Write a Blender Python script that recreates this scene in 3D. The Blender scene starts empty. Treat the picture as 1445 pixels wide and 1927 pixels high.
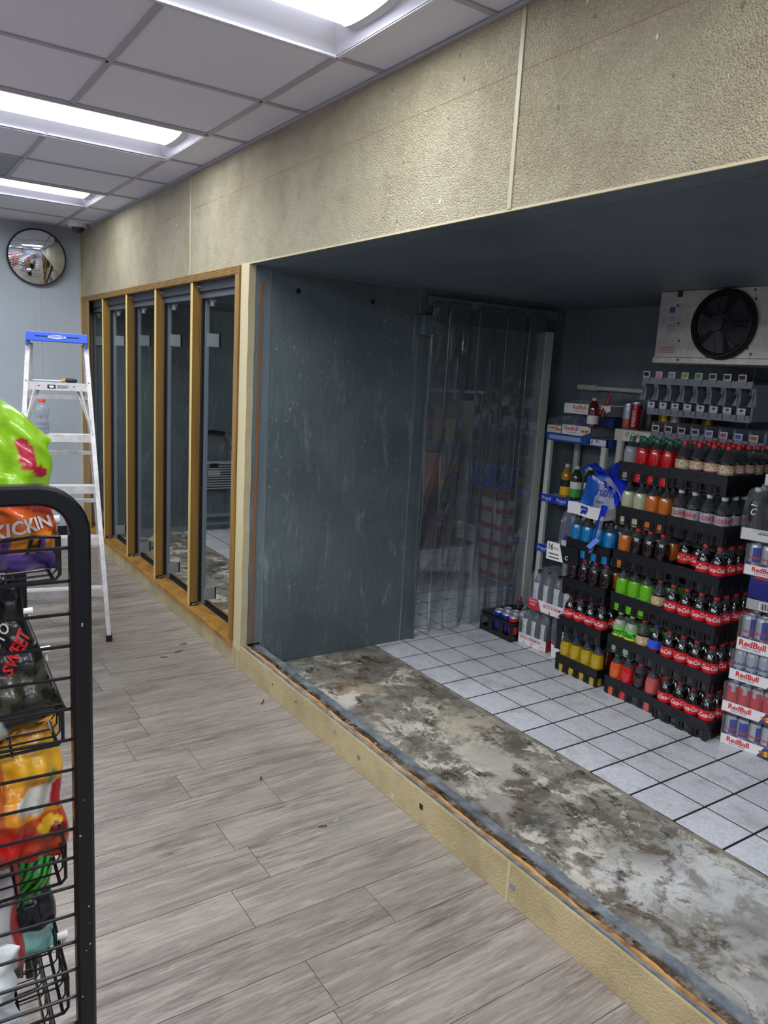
import bpy, math, random
from mathutils import Matrix, Vector
R = math.radians
random.seed(7)
scn = bpy.context.scene
col = scn.collection

# ---------------------------------------------------------------- camera, world, lamps, exposure
CAMP = (-1.583, 0.0, 1.6)
def cam_axes(yaw, pitch, roll):
    cy, sy, cp, sp, cr, sr = math.cos(yaw), math.sin(yaw), math.cos(pitch), math.sin(pitch), math.cos(roll), math.sin(roll)
    w = Vector((sy*cp, cy*cp, sp)); r = Vector((cy, -sy, 0)); u = r.cross(w)
    return r*cr+u*sr, -r*sr+u*cr, w
cr_, cu_, cw_ = cam_axes(0.59870575, -0.17987333, 0.05721103)
cd = bpy.data.cameras.new('camera'); cam = bpy.data.objects.new('camera', cd); col.objects.link(cam)
cam.matrix_world = Matrix(((cr_.x, cu_.x, -cw_.x, CAMP[0]), (cr_.y, cu_.y, -cw_.y, CAMP[1]), (cr_.z, cu_.z, -cw_.z, CAMP[2]), (0, 0, 0, 1)))
cd.sensor_fit = 'VERTICAL'; cd.sensor_height = 36; cd.lens = 1443.5*36/1927; cd.clip_start = 0.05
scn.camera = cam
vs = scn.view_settings
vs.view_transform = 'Standard'; vs.look = 'None'; vs.gamma = 1; vs.use_curve_mapping = False
vs.exposure = 0.55
wd = bpy.data.worlds.new('world'); scn.world = wd; wd.use_nodes = True
wd.node_tree.nodes['Background'].inputs[0].default_value = (0.75, 0.85, 1, 1)
wd.node_tree.nodes['Background'].inputs[1].default_value = 0.12
LAMP_W = 13.0; LAMP_FAR = 30.0          # watts per troffer; the unseen far columns are set stronger to light the cooler
LENS_E = 4.0
LIGHTS = [(-0.80, y) for y in (2.17, 3.955, 5.725, 0.38, -1.4)] + [(x, y) for x in (-3.18, -5.56) for y in (-1.4, 0.38, 2.17, 3.955, 5.725)]  # the two far columns are added so light reaches deep into the cooler
def area(x, y, z, sx, sy, watt, colr=(0.93, 0.97, 1.0)):
    l = bpy.data.lights.new('ceiling_lamp', 'AREA'); l.shape = 'RECTANGLE'; l.size = sx; l.size_y = sy; l.energy = watt; l.color = colr
    o = bpy.data.objects.new('ceiling_lamp', l); col.objects.link(o); o.location = (x, y, z); return o
for lx, ly in LIGHTS:
    area(lx, ly, 2.652, 1.04, 0.24, LAMP_W if lx > -1 else LAMP_FAR)

# ---------------------------------------------------------------- helpers
def tag(o, label=None, cat=None, group=None, kind=None):
    if label: o['label'] = label
    if cat: o['category'] = cat
    if group: o['group'] = group
    if kind: o['kind'] = kind
    return o
def empty(name, loc=(0, 0, 0), rz=0, label=None, cat=None, group=None):
    o = bpy.data.objects.new(name, None); col.objects.link(o); o.location = loc; o.rotation_euler = (0, 0, rz)
    o.empty_display_size = 0.05
    return tag(o, label, cat, group)
class MB:
    def __init__(s): s.v = []; s.f = []; s.m = []; s.c = None; s.M = None
    def add(s, vs_, fs, mi=0):
        n = len(s.v)
        if s.M is not None: vs_ = [tuple(s.M @ Vector(p)) for p in vs_]
        s.v += [tuple(p) for p in vs_]; s.f += [tuple(i+n for i in f) for f in fs]
        s.m += (mi if isinstance(mi, list) else [mi]*len(fs)); return s
    def box(s, x0, x1, y0, y1, z0, z1, mi=0):
        return s.add([(x0,y0,z0),(x1,y0,z0),(x1,y1,z0),(x0,y1,z0),(x0,y0,z1),(x1,y0,z1),(x1,y1,z1),(x0,y1,z1)],
            [(0,3,2,1),(4,5,6,7),(0,1,5,4),(1,2,6,5),(2,3,7,6),(3,0,4,7)], mi)
    def hexa(s, p, mi=0):
        return s.add(p, [(0,3,2,1),(4,5,6,7),(0,1,5,4),(1,2,6,5),(2,3,7,6),(3,0,4,7)], mi)
    def bar(s, a, b, w, h, mi=0, up=(0, 0, 1)):
        a = Vector(a); b = Vector(b); d = (b-a).normalized(); sd = d.cross(Vector(up))
        if sd.length < 1e-4: sd = d.cross(Vector((1, 0, 0)))
        sd.normalize(); u = sd.cross(d); sd = sd*w/2; u = u*h/2
        return s.hexa([a-sd-u, a+sd-u, b+sd-u, b-sd-u, a-sd+u, a+sd+u, b+sd+u, b-sd+u], mi)
    def tube(s, pts, r, n=8, mi=0, closed=False, caps=True):
        pts = [Vector(p) for p in pts]; N = len(pts); vs_ = []; prev = None
        for i, p in enumerate(pts):
            if closed: d = pts[(i+1) % N]-pts[i-1]
            else: d = pts[min(i+1, N-1)]-pts[max(i-1, 0)]
            d.normalize()
            a = prev if prev is not None else (Vector((0, 0, 1)) if abs(d.z) < .9 else Vector((1, 0, 0)))
            a = (a-d*a.dot(d)).normalized(); b = d.cross(a); prev = a
            rr = r[i] if isinstance(r, (list, tuple)) else r
            for k in range(n):
                t = 2*math.pi*k/n; vs_.append(p+a*rr*math.cos(t)+b*rr*math.sin(t))
        fs = []
        for i in range(N if closed else N-1):
            j = (i+1) % N
            for k in range(n): fs.append((i*n+k, i*n+(k+1) % n, j*n+(k+1) % n, j*n+k))
        if caps and not closed: fs += [tuple(range(n-1, -1, -1)), tuple((N-1)*n+k for k in range(n))]
        return s.add(vs_, fs, mi)
    def lathe(s, prof, n=20, mi=0, c=(0, 0), mf=None, squash=None, close=True):
        vs_ = []; fs = []; ms = []
        for (r, z) in prof:
            for k in range(n):
                t = 2*math.pi*k/n; rr = r*(squash(t, z) if squash else 1)
                vs_.append((c[0]+rr*math.cos(t), c[1]+rr*math.sin(t), z))
        for i in range(len(prof)-1):
            for k in range(n):
                fs.append((i*n+k, i*n+(k+1) % n, (i+1)*n+(k+1) % n, (i+1)*n+k))
                ms.append(mf((k+.5)*2*math.pi/n, (prof[i][1]+prof[i+1][1])/2) if mf else mi)
        if close:
            fs += [tuple(range(n-1, -1, -1)), tuple((len(prof)-1)*n+k for k in range(n))]
            ms += [ms[0], ms[-1]]
        return s.add(vs_, fs, ms)
    def disc(s, c, r, ax, n=24, mi=0, r2=None, sy=1.0):
        c = Vector(c); d = Vector(ax).normalized(); a = Vector((0, 0, 1)) if abs(d.z) < .9 else Vector((1, 0, 0))
        a = (a-d*a.dot(d)).normalized(); b = d.cross(a)
        return s.add([c+a*r*sy*math.cos(2*math.pi*k/n)+b*r*math.sin(2*math.pi*k/n) for k in range(n)], [tuple(range(n))], mi)
    def quad(s, a, b, c, d, mi=0): return s.add([a, b, c, d], [(0, 1, 2, 3)], mi)
    def grid(s, fn, nu, nv, mi=0):
        vs_ = [fn(i/nu, j/nv) for j in range(nv+1) for i in range(nu+1)]
        fs = [(j*(nu+1)+i, j*(nu+1)+i+1, (j+1)*(nu+1)+i+1, (j+1)*(nu+1)+i) for j in range(nv) for i in range(nu)]
        ms = [mi((i+.5)/nu, (j+.5)/nv) for j in range(nv) for i in range(nu)] if callable(mi) else mi
        return s.add(vs_, fs, ms)
    def text(s, txt, size, fn, mi=0, **k):
        g = textgeo(txt, size, **k)
        return s.add([fn(u, v) for u, v in g[0]], g[1], mi)
    def mesh(s, name, mats, smooth=True, ang=35):
        me = bpy.data.meshes.new(name); me.from_pydata(s.v, [], s.f)
        for m in (mats if isinstance(mats, (list, tuple)) else [mats]): me.materials.append(m)
        if any(s.m): me.polygons.foreach_set('material_index', s.m)
        if smooth:
            me.polygons.foreach_set('use_smooth', [True]*len(me.polygons))
            me.update()
            if ang < 180: me.set_sharp_from_angle(angle=R(ang))
        me.update(); return me
    def build(s, name, mats, parent=None, smooth=True, ang=35, **kw):
        o = bpy.data.objects.new(name, s.mesh(name, mats, smooth, ang)); col.objects.link(o)
        if parent: o.parent = parent
        return tag(o, **kw) if kw else o
_tc = {}
def textgeo(txt, size, shear=0.0, bold=0.0, sx=1.0, align='CENTER'):
    key = (txt, size, shear, bold, sx, align)
    if key in _tc: return _tc[key]
    cu = bpy.data.curves.new('t', 'FONT'); cu.body = txt; cu.size = size; cu.shear = shear; cu.offset = bold*size
    cu.resolution_u = 2; cu.align_x = align; cu.align_y = 'CENTER'; cu.fill_mode = 'FRONT'
    ob = bpy.data.objects.new('t', cu)
    me = bpy.data.meshes.new_from_object(ob)
    g = ([(v.co.x*sx, v.co.y) for v in me.vertices], [tuple(p.vertices) for p in me.polygons])
    bpy.data.objects.remove(ob); bpy.data.curves.remove(cu); bpy.data.meshes.remove(me)
    _tc[key] = g; return g
def obj(name, me, parent=None, loc=None, rz=None):
    o = bpy.data.objects.new(name, me); col.objects.link(o)
    if parent: o.parent = parent
    if loc: o.location = loc
    if rz is not None: o.rotation_euler = (0, 0, rz)
    return o
def bevel(o, w=0.002, seg=2, ang=40):
    m = o.modifiers.new('bevel', 'BEVEL'); m.width = w; m.segments = seg; m.limit_method = 'ANGLE'; m.angle_limit = R(ang); return o

# ---------------------------------------------------------------- materials
def C4(c):
    if isinstance(c, str):
        c = c.lstrip('#'); c = [int(c[i:i+2], 16)/255 for i in (0, 2, 4)]
        c = [x/12.92 if x <= .04045 else ((x+.055)/1.055)**2.4 for x in c]
    return (c[0], c[1], c[2], 1)
class NT:
    def __init__(s, name):
        s.mat = bpy.data.materials.new(name); s.mat.use_nodes = True; s.t = s.mat.node_tree; s.t.nodes.clear()
        s.out = s.n('ShaderNodeOutputMaterial'); s.tc = None
    def n(s, ty, **k):
        nd = s.t.nodes.new(ty)
        for a, b in k.items():
            setattr(nd, a, b)
        return nd
    def l(s, a, b): s.t.links.new(a, b)
    def put(s, inp, v):
        if isinstance(v, bpy.types.NodeSocket): s.l(v, inp)
        elif isinstance(v, str): inp.default_value = C4(v)
        else: inp.default_value = v if not (isinstance(v, tuple) and len(v) == 3 and inp.type == 'RGBA') else (*v, 1)
    def co(s, scale=(1, 1, 1), loc=(0, 0, 0), rot=(0, 0, 0)):
        if not s.tc: s.tc = s.n('ShaderNodeTexCoord')
        m = s.n('ShaderNodeMapping'); s.l(s.tc.outputs['Object'], m.inputs[0])
        m.inputs['Scale'].default_value = scale; m.inputs['Location'].default_value = loc; m.inputs['Rotation'].default_value = rot
        return m.outputs[0]
    def noise(s, sc, det=4, rough=.5, vec=None, dist=0):
        nd = s.n('ShaderNodeTexNoise'); nd.inputs['Scale'].default_value = sc; nd.inputs['Detail'].default_value = det
        nd.inputs['Roughness'].default_value = rough; nd.inputs['Distortion'].default_value = dist
        s.l(vec if vec else s.co(), nd.inputs['Vector']); return nd.outputs['Fac']
    def ramp(s, f, stops, interp='LINEAR'):
        nd = s.n('ShaderNodeValToRGB'); cr = nd.color_ramp; cr.interpolation = interp
        while len(cr.elements) < len(stops): cr.elements.new(.5)
        for e, (p, c) in zip(cr.elements, stops):
            e.position = p; e.color = C4(c) if not isinstance(c, (int, float)) else (c, c, c, 1)
        s.l(f, nd.inputs[0]); return nd.outputs[0]
    def mix(s, f, a, b, bt='MIX'):
        nd = s.n('ShaderNodeMix', data_type='RGBA', blend_type=bt)
        s.put(nd.inputs[0], f); s.put(nd.inputs[6], a); s.put(nd.inputs[7], b); return nd.outputs[2]
    def math(s, op, a, b=0.0, c=0.0, clamp=False):
        nd = s.n('ShaderNodeMath', operation=op, use_clamp=clamp)
        s.put(nd.inputs[0], a); s.put(nd.inputs[1], b); s.put(nd.inputs[2], c); return nd.outputs[0]
    def bump(s, h, st=.3, dist=.01):
        nd = s.n('ShaderNodeBump'); nd.inputs['Strength'].default_value = st; nd.inputs['Distance'].default_value = dist
        s.l(h, nd.inputs['Height']); return nd.outputs[0]
    def pr(s, colr, rough=.5, metal=0.0, normal=None, **k):
        b = s.n('ShaderNodeBsdfPrincipled'); s.put(b.inputs['Base Color'], colr); s.put(b.inputs['Roughness'], rough); s.put(b.inputs['Metallic'], metal)
        if normal: s.l(normal, b.inputs['Normal'])
        for a, v in k.items(): s.put(b.inputs[a.replace('_', ' ')], v)
        s.l(b.outputs[0], s.out.inputs[0]); s.b = b; return s.mat
    def spot(s, x, y, r, edge=.5, nz=None, amt=.5, sy=1.0):
        """mask of a blotch lying at a real place on a floor"""
        sp = s.n('ShaderNodeSeparateXYZ'); s.l(s.co(), sp.inputs[0])
        dx = s.math('MULTIPLY', s.math('SUBTRACT', sp.outputs[0], x), 1/r); dy = s.math('MULTIPLY', s.math('SUBTRACT', sp.outputs[1], y), 1/(r*sy))
        d = s.math('SQRT', s.math('ADD', s.math('MULTIPLY', dx, dx), s.math('MULTIPLY', dy, dy)))
        if nz: d = s.math('ADD', d, s.math('MULTIPLY', s.math('SUBTRACT', nz, .5), amt*4))
        mr = s.n('ShaderNodeMapRange'); s.l(d, mr.inputs[0]); mr.inputs[1].default_value = 1; mr.inputs[2].default_value = 1-edge
        mr.inputs[3].default_value = 0; mr.inputs[4].default_value = 1; return mr.outputs[0]
_mc = {}
def M(name, c, rough=.5, metal=0.0, **k):
    key = name
    if key not in _mc: _mc[key] = NT(name).pr(C4(c), rough, metal, **k)
    return _mc[key]
def clear(name, c, fac=.25, rough=.08, tint='#ffffff', bumpy=0, diff=0.0):
    """thin clear plastic: see-through with a glossy skin and a little haze"""
    t = NT(name); tr = t.n('ShaderNodeBsdfTransparent'); tr.inputs[0].default_value = C4(tint)
    p = t.n('ShaderNodeBsdfPrincipled'); p.inputs['Base Color'].default_value = C4(c); p.inputs['Roughness'].default_value = rough
    p.inputs['Specular IOR Level'].default_value = .8
    if bumpy: t.l(t.bump(t.noise(bumpy, 3), .6, .01), p.inputs['Normal'])
    lw = t.n('ShaderNodeLayerWeight'); lw.inputs[0].default_value = .35
    f = t.math('ADD', t.math('MULTIPLY', lw.outputs['Facing'], .35), fac, clamp=True)
    mx = t.n('ShaderNodeMixShader'); t.l(f, mx.inputs[0]); t.l(tr.outputs[0], mx.inputs[1]); t.l(p.outputs[0], mx.inputs[2])
    t.l(mx.outputs[0], t.out.inputs[0]); return t.mat
def paint(name, rough=.35, bumpy=0, **k):
    t = NT(name); a = t.n('ShaderNodeVertexColor', layer_name='Col')
    nm = t.bump(t.noise(bumpy, 4), .5, .01) if bumpy else None
    return t.pr(a.outputs[0], rough, normal=nm, **k)
def colorize(me, fn):
    at = me.color_attributes.new('Col', 'FLOAT_COLOR', 'POINT')
    for i, v in enumerate(me.vertices): at.data[i].color = C4(fn(i, v.co))
    return me

t = NT('vinyl_planks')   # grey oak planks, grain along x; every plank carries its own number in the attribute 'pl'
at = t.n('ShaderNodeAttribute', attribute_name='pl'); cmb = t.n('ShaderNodeCombineXYZ'); t.l(at.outputs['Fac'], cmb.inputs[1]); t.l(at.outputs['Fac'], cmb.inputs[0])
def shifted(sc):
    va = t.n('ShaderNodeVectorMath', operation='ADD'); t.l(t.co(), va.inputs[0]); vm = t.n('ShaderNodeVectorMath', operation='SCALE'); t.l(cmb.outputs[0], vm.inputs[0]); vm.inputs['Scale'].default_value = 13.7
    t.l(vm.outputs[0], va.inputs[1]); mp = t.n('ShaderNodeMapping'); t.l(va.outputs[0], mp.inputs[0]); mp.inputs['Scale'].default_value = sc; return mp.outputs[0]
g1 = t.noise(1, 6, .62, shifted((2.2, 22, 1)), 1.2); g2 = t.noise(1, 5, .7, shifted((9, 120, 1)), .4); g3 = t.noise(1, 3, .6, shifted((1.3, 5, 1)), .8); g4 = t.noise(1, 8, .75, shifted((4.5, 55, 1)), 1.5)
c = t.ramp(g1, [(.25, '#62574f'), (.40, '#7a6f69'), (.52, '#8c827c'), (.62, '#978e87'), (.78, '#a59d94')])
c = t.mix(t.ramp(g2, [(.35, .6), (.58, 0.0)]), c, '#544a45')
c = t.mix(t.ramp(g4, [(.36, .75), (.47, 0.0)]), c, '#4b423d'); c = t.mix(t.ramp(g4, [(.56, 0.0), (.66, .5)]), c, '#b3aca3')
c = t.mix(t.ramp(g3, [(.35, 0.0), (.7, .45)]), c, '#a5a096')
c = t.mix(t.math('MULTIPLY', t.math('SUBTRACT', at.outputs['Fac'], .5), .35), c, '#6f6762')
m_plank = t.pr(c, t.ramp(g2, [(.3, .45), (.7, .36)]), normal=t.bump(g2, .12, .003), Specular_IOR_Level=.4)
m_gap = M('plank_gap', '#3a3432', .8)

def concrete(name, spots=True):
    t = NT(name)
    n1 = t.noise(1.9, 8, .62, None, .9); n2 = t.noise(6.5, 11, .72, None, .35); n3 = t.noise(30, 8, .75, None, .3); n4 = t.noise(4.2, 11, .72, t.co(loc=(5, 3, 1)), .4); n5 = t.noise(11, 9, .75, t.co((1.5, .6, 1), (2, 9, 4)), .4)
    c = t.ramp(n1, [(.3, '#6c675d'), (.45, '#8e8a80'), (.56, '#a5a298'), (.72, '#87847a')])
    c = t.mix(t.ramp(n3, [(.42, 0.0), (.58, .5)]), c, '#6a655c')
    c = t.mix(t.ramp(n2, [(.49, 0.0), (.56, .65 if spots else .25)]), c, '#5c5040')
    if spots:
        c = t.mix(t.ramp(n4, [(.535, 0.0), (.57, .9)]), c, '#cac4b6')
        c = t.mix(t.ramp(n5, [(.55, 0.0), (.60, .85)]), c, '#352b20')
        for (x, y, r, cc, a, e, sy) in [(.36, 3.16, .05, '#6f4424', .75, .5, 1.3), (.46, 3.10, .09, '#b7a588', .7, .5, .8), (.52, 3.22, .05, '#3f2016', .8, .4, .7), (.34, 2.86, .07, '#4a2a22', .75, .4, 1.2), (.66, 2.55, .13, '#d3c9b3', .7, .7, 1.4), (.56, 2.25, .12, '#c9c3b4', .6, .6, 1.6), (.50, 3.3, .2, '#5d5340', .5, .7, .8),
             (.62, 1.18, .24, '#c9cacb', .85, .55, 1.1), (.46, 1.30, .12, '#d6d5d2', .6, .4, 1.6), (.38, 1.78, .09, '#3c3b3b', .75, .6, 1.0), (.34, 2.02, .10, '#a8a09a', .5, .4, 1.6), (.45, 1.05, .22, '#4e4433', .7, .5, .9), (.60, 1.6, .12, '#5a5142', .5, .6, 1.8), (.75, 2.9, .2, '#5b5446', .5, .7, 1.5), (.30, 2.75, .15, '#8f8a80', .5, .6, 1.5), (.4, .75, .25, '#b9b9b7', .6, .6, 1.4)]:
            c = t.mix(t.math('MULTIPLY', t.spot(x, y, r*1.3, e, n2, 1.1, sy), a), c, cc)
    vo = t.n('ShaderNodeTexVoronoi', feature='DISTANCE_TO_EDGE'); vo.inputs['Scale'].default_value = 1.7
    wv = t.n('ShaderNodeVectorMath', operation='ADD'); t.l(t.co(), wv.inputs[0]); cb = t.n('ShaderNodeCombineXYZ'); t.l(t.math('MULTIPLY', n2, .35), cb.inputs[0]); t.l(t.math('MULTIPLY', n5, .3), cb.inputs[1]); t.l(cb.outputs[0], wv.inputs[1]); t.l(wv.outputs[0], vo.inputs['Vector'])
    c = t.mix(t.ramp(vo.outputs['Distance'], [(.0, .7), (.012, 0.0)]), c, '#332c25')
    h = t.math('ADD', t.math('MULTIPLY', n2, .6), t.math('MULTIPLY', n3, .4))
    return t.pr(c, t.ramp(n4, [(.45, .32), (.6, .75)]), normal=t.bump(h, .5, .012))
m_conc = concrete('stained_concrete'); m_conc2 = concrete('bare_concrete', False)

t = NT('white_tile'); at = t.n('ShaderNodeAttribute', attribute_name='pl')
n1 = t.noise(70, 4, .7); n2 = t.noise(5, 6, .65); n3 = t.noise(20, 6, .7, t.co((1, .35, 1)))
c = t.ramp(n1, [(.35, '#c6c8d0'), (.6, '#dddfe6')]); c = t.mix(t.ramp(n2, [(.5, 0.0), (.68, .5)]), c, '#908e8a'); c = t.mix(t.ramp(n3, [(.55, 0.0), (.72, .35)]), c, '#7f7b74')
c = t.mix(t.math('MULTIPLY', at.outputs['Fac'], .2), c, '#8e919a')
m_tile = t.pr(c, t.ramp(n2, [(.4, .3), (.7, .55)]), normal=t.bump(n1, .15, .002)); m_grout = M('dark_grout', '#120f0d', .9)

t = NT('embossed_cream_panel'); vo = t.n('ShaderNodeTexVoronoi'); vo.inputs['Scale'].default_value = 210; t.l(t.co((1, 1, 1)), vo.inputs['Vector'])
n1 = t.noise(2.2, 5, .6); n2 = t.noise(210, 3, .6); n3 = t.noise(9, 6, .65)
c = t.ramp(n1, [(.35, '#a59b80'), (.5, '#b2a98e'), (.65, '#bab198')]); c = t.mix(t.ramp(n3, [(.5, 0.0), (.7, .35)]), c, '#8a8069')
h = t.math('ADD', t.math('MULTIPLY', vo.outputs['Distance'], -.7), t.math('MULTIPLY', n2, .6))
m_fascia = t.pr(c, .2, normal=t.bump(h, 1.0, .009), Specular_IOR_Level=.7)
t = NT('cream_curb'); vo = t.n('ShaderNodeTexVoronoi'); vo.inputs['Scale'].default_value = 150; t.l(t.co((1, 1, 1)), vo.inputs['Vector']); n1 = t.noise(5, 6, .6)
c = t.ramp(n1, [(.35, '#9a8b68'), (.6, '#b0a17c')])
m_curb = t.pr(c, .4, normal=t.bump(t.math('SUBTRACT', 1.0, vo.outputs['Distance']), .5, .003))

def galv(name, dark, light, rough=.42, bright=.5, metal=.35):
    t = NT(name); n1 = t.noise(1.3, 7, .6); n2 = t.noise(7, 9, .75, t.co((1.8, 1.8, .45)), .5); n3 = t.noise(55, 5, .75, t.co((1, 1, .12))); n4 = t.noise(34, 6, .8, t.co(loc=(3, 1, 0)), .3); n5 = t.noise(2.4, 5, .6, t.co(loc=(7, 2, 4)))
    c = t.ramp(n1, [(.3, dark), (.7, light)]); c = t.mix(t.ramp(n3, [(.35, 0.0), (.62, .5)]), c, dark)
    f2 = t.math('MULTIPLY', t.ramp(n2, [(.56, 0.0), (.70, 1.0)]), bright); c = t.mix(t.math('MULTIPLY', f2, .7), c, '#98a5ab')
    f4 = t.math('MULTIPLY', t.ramp(n4, [(.60, 0.0), (.67, 1.0)]), t.ramp(n5, [(.45, .15), (.62, 1.0)])); c = t.mix(t.math('MULTIPLY', f4, bright), c, '#b9c4c8')
    return t.pr(c, t.ramp(n1, [(.3, rough), (.7, rough+.15)]), metal, normal=t.bump(n3, .15, .003))
m_galv = galv('galvanised_panel', '#525e64', '#748287', .42, .9)
m_galvd = galv('dark_galvanised', '#5a666e', '#74828a', .5, .4, .1)
m_seam = M('bare_metal_edge', '#9aa5ab', .35, .6)
t = NT('shop_wall_panel'); n1 = t.noise(160, 3, .6); m_wall = t.pr(t.ramp(t.noise(1.5), [(.3, '#9ba5b0'), (.7, '#a8b1bb')]), .5, normal=t.bump(n1, .25, .003))
t = NT('ceiling_board'); n1 = t.noise(220, 3, .7); m_ceil = t.pr(t.ramp(n1, [(.35, '#cdd0de'), (.6, '#dadde9')]), .9, normal=t.bump(n1, .3, .003))
m_white = M('white_paint', '#dcdde2', .45); m_troffer = M('white_enamel', '#d4d4e2', .35)
m_lens = NT('lit_lens'); e = m_lens.n('ShaderNodeEmission'); e.inputs[0].default_value = (.93, .97, 1, 1); e.inputs[1].default_value = LENS_E; m_lens.l(e.outputs[0], m_lens.out.inputs[0]); m_lens = m_lens.mat
t = NT('gold_aluminium'); n1 = t.noise(40, 4, .6, t.co((1, 1, .05))); m_gold = t.pr(t.ramp(n1, [(.3, '#84642f'), (.7, '#9c7a3e')]), .42, .35)
t = NT('worn_gold_sill'); n1 = t.noise(14, 6, .7, t.co((1, .5, 1))); m_sill = t.pr(t.ramp(n1, [(.3, '#7a5526'), (.5, '#a67734'), (.72, '#b78a48')]), .45, .2)
m_black = M('black_rubber', '#0d0f14', .5); m_bplas = M('black_plastic', '#101218', .38); m_bwire = M('black_enamel', '#0b0c10', .3)
m_alu = NT('worn_aluminium'); n1 = m_alu.noise(18, 5, .7); m_alu = m_alu.pr(m_alu.ramp(n1, [(.3, '#b5b3b4'), (.65, '#d9d7d8')]), .45, .25)
m_steel = M('grey_steel', '#7c8790', .4, .4); m_copper = M('copper_strip', '#9b6a45', .5, .3); m_cream = M('cream_foam_edge', '#b5aa88', .6)
m_blue = M('blue_plastic', '#1c50c8', .4); m_ink = M('black_print', '#141414', .6); m_redp = M('red_print', '#c41420', .5); m_wcard = M('white_card', '#d9d8d8', .55)
m_silver = M('silver_can', '#b9bec6', .3, .6); m_bluefoil = M('deep_blue', '#16309e', .35); m_orange = M('orange_edge', '#c98a3c', .7)
m_clear = clear('clear_plastic', '#c9ced6', .12, .06, '#f2f5f8')
m_smoke = clear('smoky_clear', '#777c84', .3, .1, '#c9ccd4')
m_film = clear('shrink_film', '#c3c8d0', .07, .10, '#f8fafc', 26)
t = NT('pvc_strip'); tr = t.n('ShaderNodeBsdfTransparent'); tr.inputs[0].default_value = C4('#dfe3e6'); df = t.n('ShaderNodeBsdfDiffuse'); df.inputs[0].default_value = C4('#8d959b')
gl = t.n('ShaderNodeBsdfGlossy'); gl.inputs['Roughness'].default_value = .09; gl.inputs[0].default_value = (1, 1, 1, 1); t.l(t.bump(t.noise(6, 3, .5, t.co((1, 1, .4))), .22, .02), gl.inputs['Normal'])
m1 = t.n('ShaderNodeMixShader'); m1.inputs[0].default_value = .17; t.l(tr.outputs[0], m1.inputs[1]); t.l(df.outputs[0], m1.inputs[2])
fz = t.n('ShaderNodeLayerWeight'); fz.inputs[0].default_value = .5; m2 = t.n('ShaderNodeMixShader'); t.l(t.math('ADD', t.math('MULTIPLY', t.math('POWER', fz.outputs['Facing'], 2.5), .5), .07, clamp=True), m2.inputs[0]); t.l(m1.outputs[0], m2.inputs[1]); t.l(gl.outputs[0], m2.inputs[2]); t.l(m2.outputs[0], t.out.inputs[0]); m_strip = t.mat
m_clearrack = clear('frosted_rack', '#b4bac6', .42, .25, '#d8dce4')

# ---------------------------------------------------------------- the room
S = dict(kind='structure')
def planked(name, rows, gap, mats, z=0.0, thick=.004):
    """rows: (y0, y1, [x joints]); one quad per plank, sunk gaps between"""
    b = MB(); vals = []
    for y0, y1, xs in rows:
        for a, c_ in zip(xs[:-1], xs[1:]):
            g = gap/2; b.box(a+g, c_-g, y0+g, y1-g, z-thick, z, 0); vals.append(random.random())
    x0 = min(r[2][0] for r in rows); x1 = max(r[2][-1] for r in rows); y0 = min(r[0] for r in rows); y1 = max(r[1] for r in rows)
    b.box(x0, x1, y0, y1, z-.03, z-thick*.55, 1)
    o = b.build(name, mats, smooth=False, **S)
    a = o.data.attributes.new('pl', 'FLOAT', 'FACE')
    for i, p in enumerate(o.data.polygons): a.data[i].value = vals[i//6] if i//6 < len(vals) else 0
    return o
JX = {1: -.589, -1: -.355, -2: -.66, 11: -.608, 9: -.598, 7: -.638, 5: -.536, 3: -.365}
rows = []
for k in range(-28, 30):
    y0 = 1.794+.1834*k; y1 = min(y0+.1834, 7.1); j = JX.get(k, (-.05 if k % 2 == 0 else -.6)+random.uniform(-.1, .1)-.61*(k % 2 == 0))
    xs = [-8.0]+[j+1.22*i for i in range(-6, 2) if -8 < j+1.22*i < -.06]+[0.0]
    if y1-y0 > .02: rows.append((y0, y1, xs))
planked('floor', rows, .0022, [m_plank, m_gap])
rows = []
for k in range(-9, 29):
    rows.append((1.330+.2027*k, 1.330+.2027*(k+1), [.858+.2*i for i in range(0, 16 if k > 10 else 8)]+([2.36] if k <= 10 else [])))
planked('floor', rows, .0105, [m_tile, m_grout], z=.004)
b = MB(); b.grid(lambda u, v: (.12+.745*u+.006*math.sin(v*190)*(u > .9), -.6+7.6*v, 0.0), 6, 160, 0)
b.box(.12, .858, -.6, 7.0, -.05, -.004, 0); b.build('floor', [m_conc], **S)

# ceiling of the shop: grid of boards with tees, openings for the troffers
b = MB(); T = .012
xl = [0.0, -.20]+[-.20-.595*i for i in range(1, 14)]; yl = [2.465-.587*3*3+.587*i for i in range(0, 17)]
yl = [y for y in yl if y < 7.0]+[7.1]
def lit(xc, yc): return any(abs(yc-ly) < .25 and abs(xc-lx) < .6 for lx, ly in LIGHTS)
for i in range(len(xl)-1):
    for j in range(len(yl)-1):
        xa, xb, ya, yb = xl[i+1], xl[i], yl[j], yl[j+1]
        if lit((xa+xb)/2, (ya+yb)/2): continue
        dk = 1 if (i == 2 and abs((ya+yb)/2-5.13) < .2) else 0
        b.box(xa+T, xb-T*.2, ya+T, yb-T, 2.636, 2.65, dk)
for x in xl[1:]:
    for j in range(len(yl)-1):
        if not (lit(x-.05, (yl[j]+yl[j+1])/2) and lit(x+.05, (yl[j]+yl[j+1])/2)): b.box(x-T, x+T, yl[j], yl[j+1], 2.63, 2.638, 2)
for y in yl:
    cuts = [x for x in xl]
    for i in range(len(xl)-1): b.box(xl[i+1]+T, xl[i]-T*.3, y-T, y+T, 2.630, 2.638, 2)
b.box(-.012, 0, yl[0], 7.1, 2.622, 2.632, 2)
b.build('ceiling', [m_ceil, m_steel, M('ceiling_tee', '#a3a2ab', .5)], smooth=False, **S)
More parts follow.
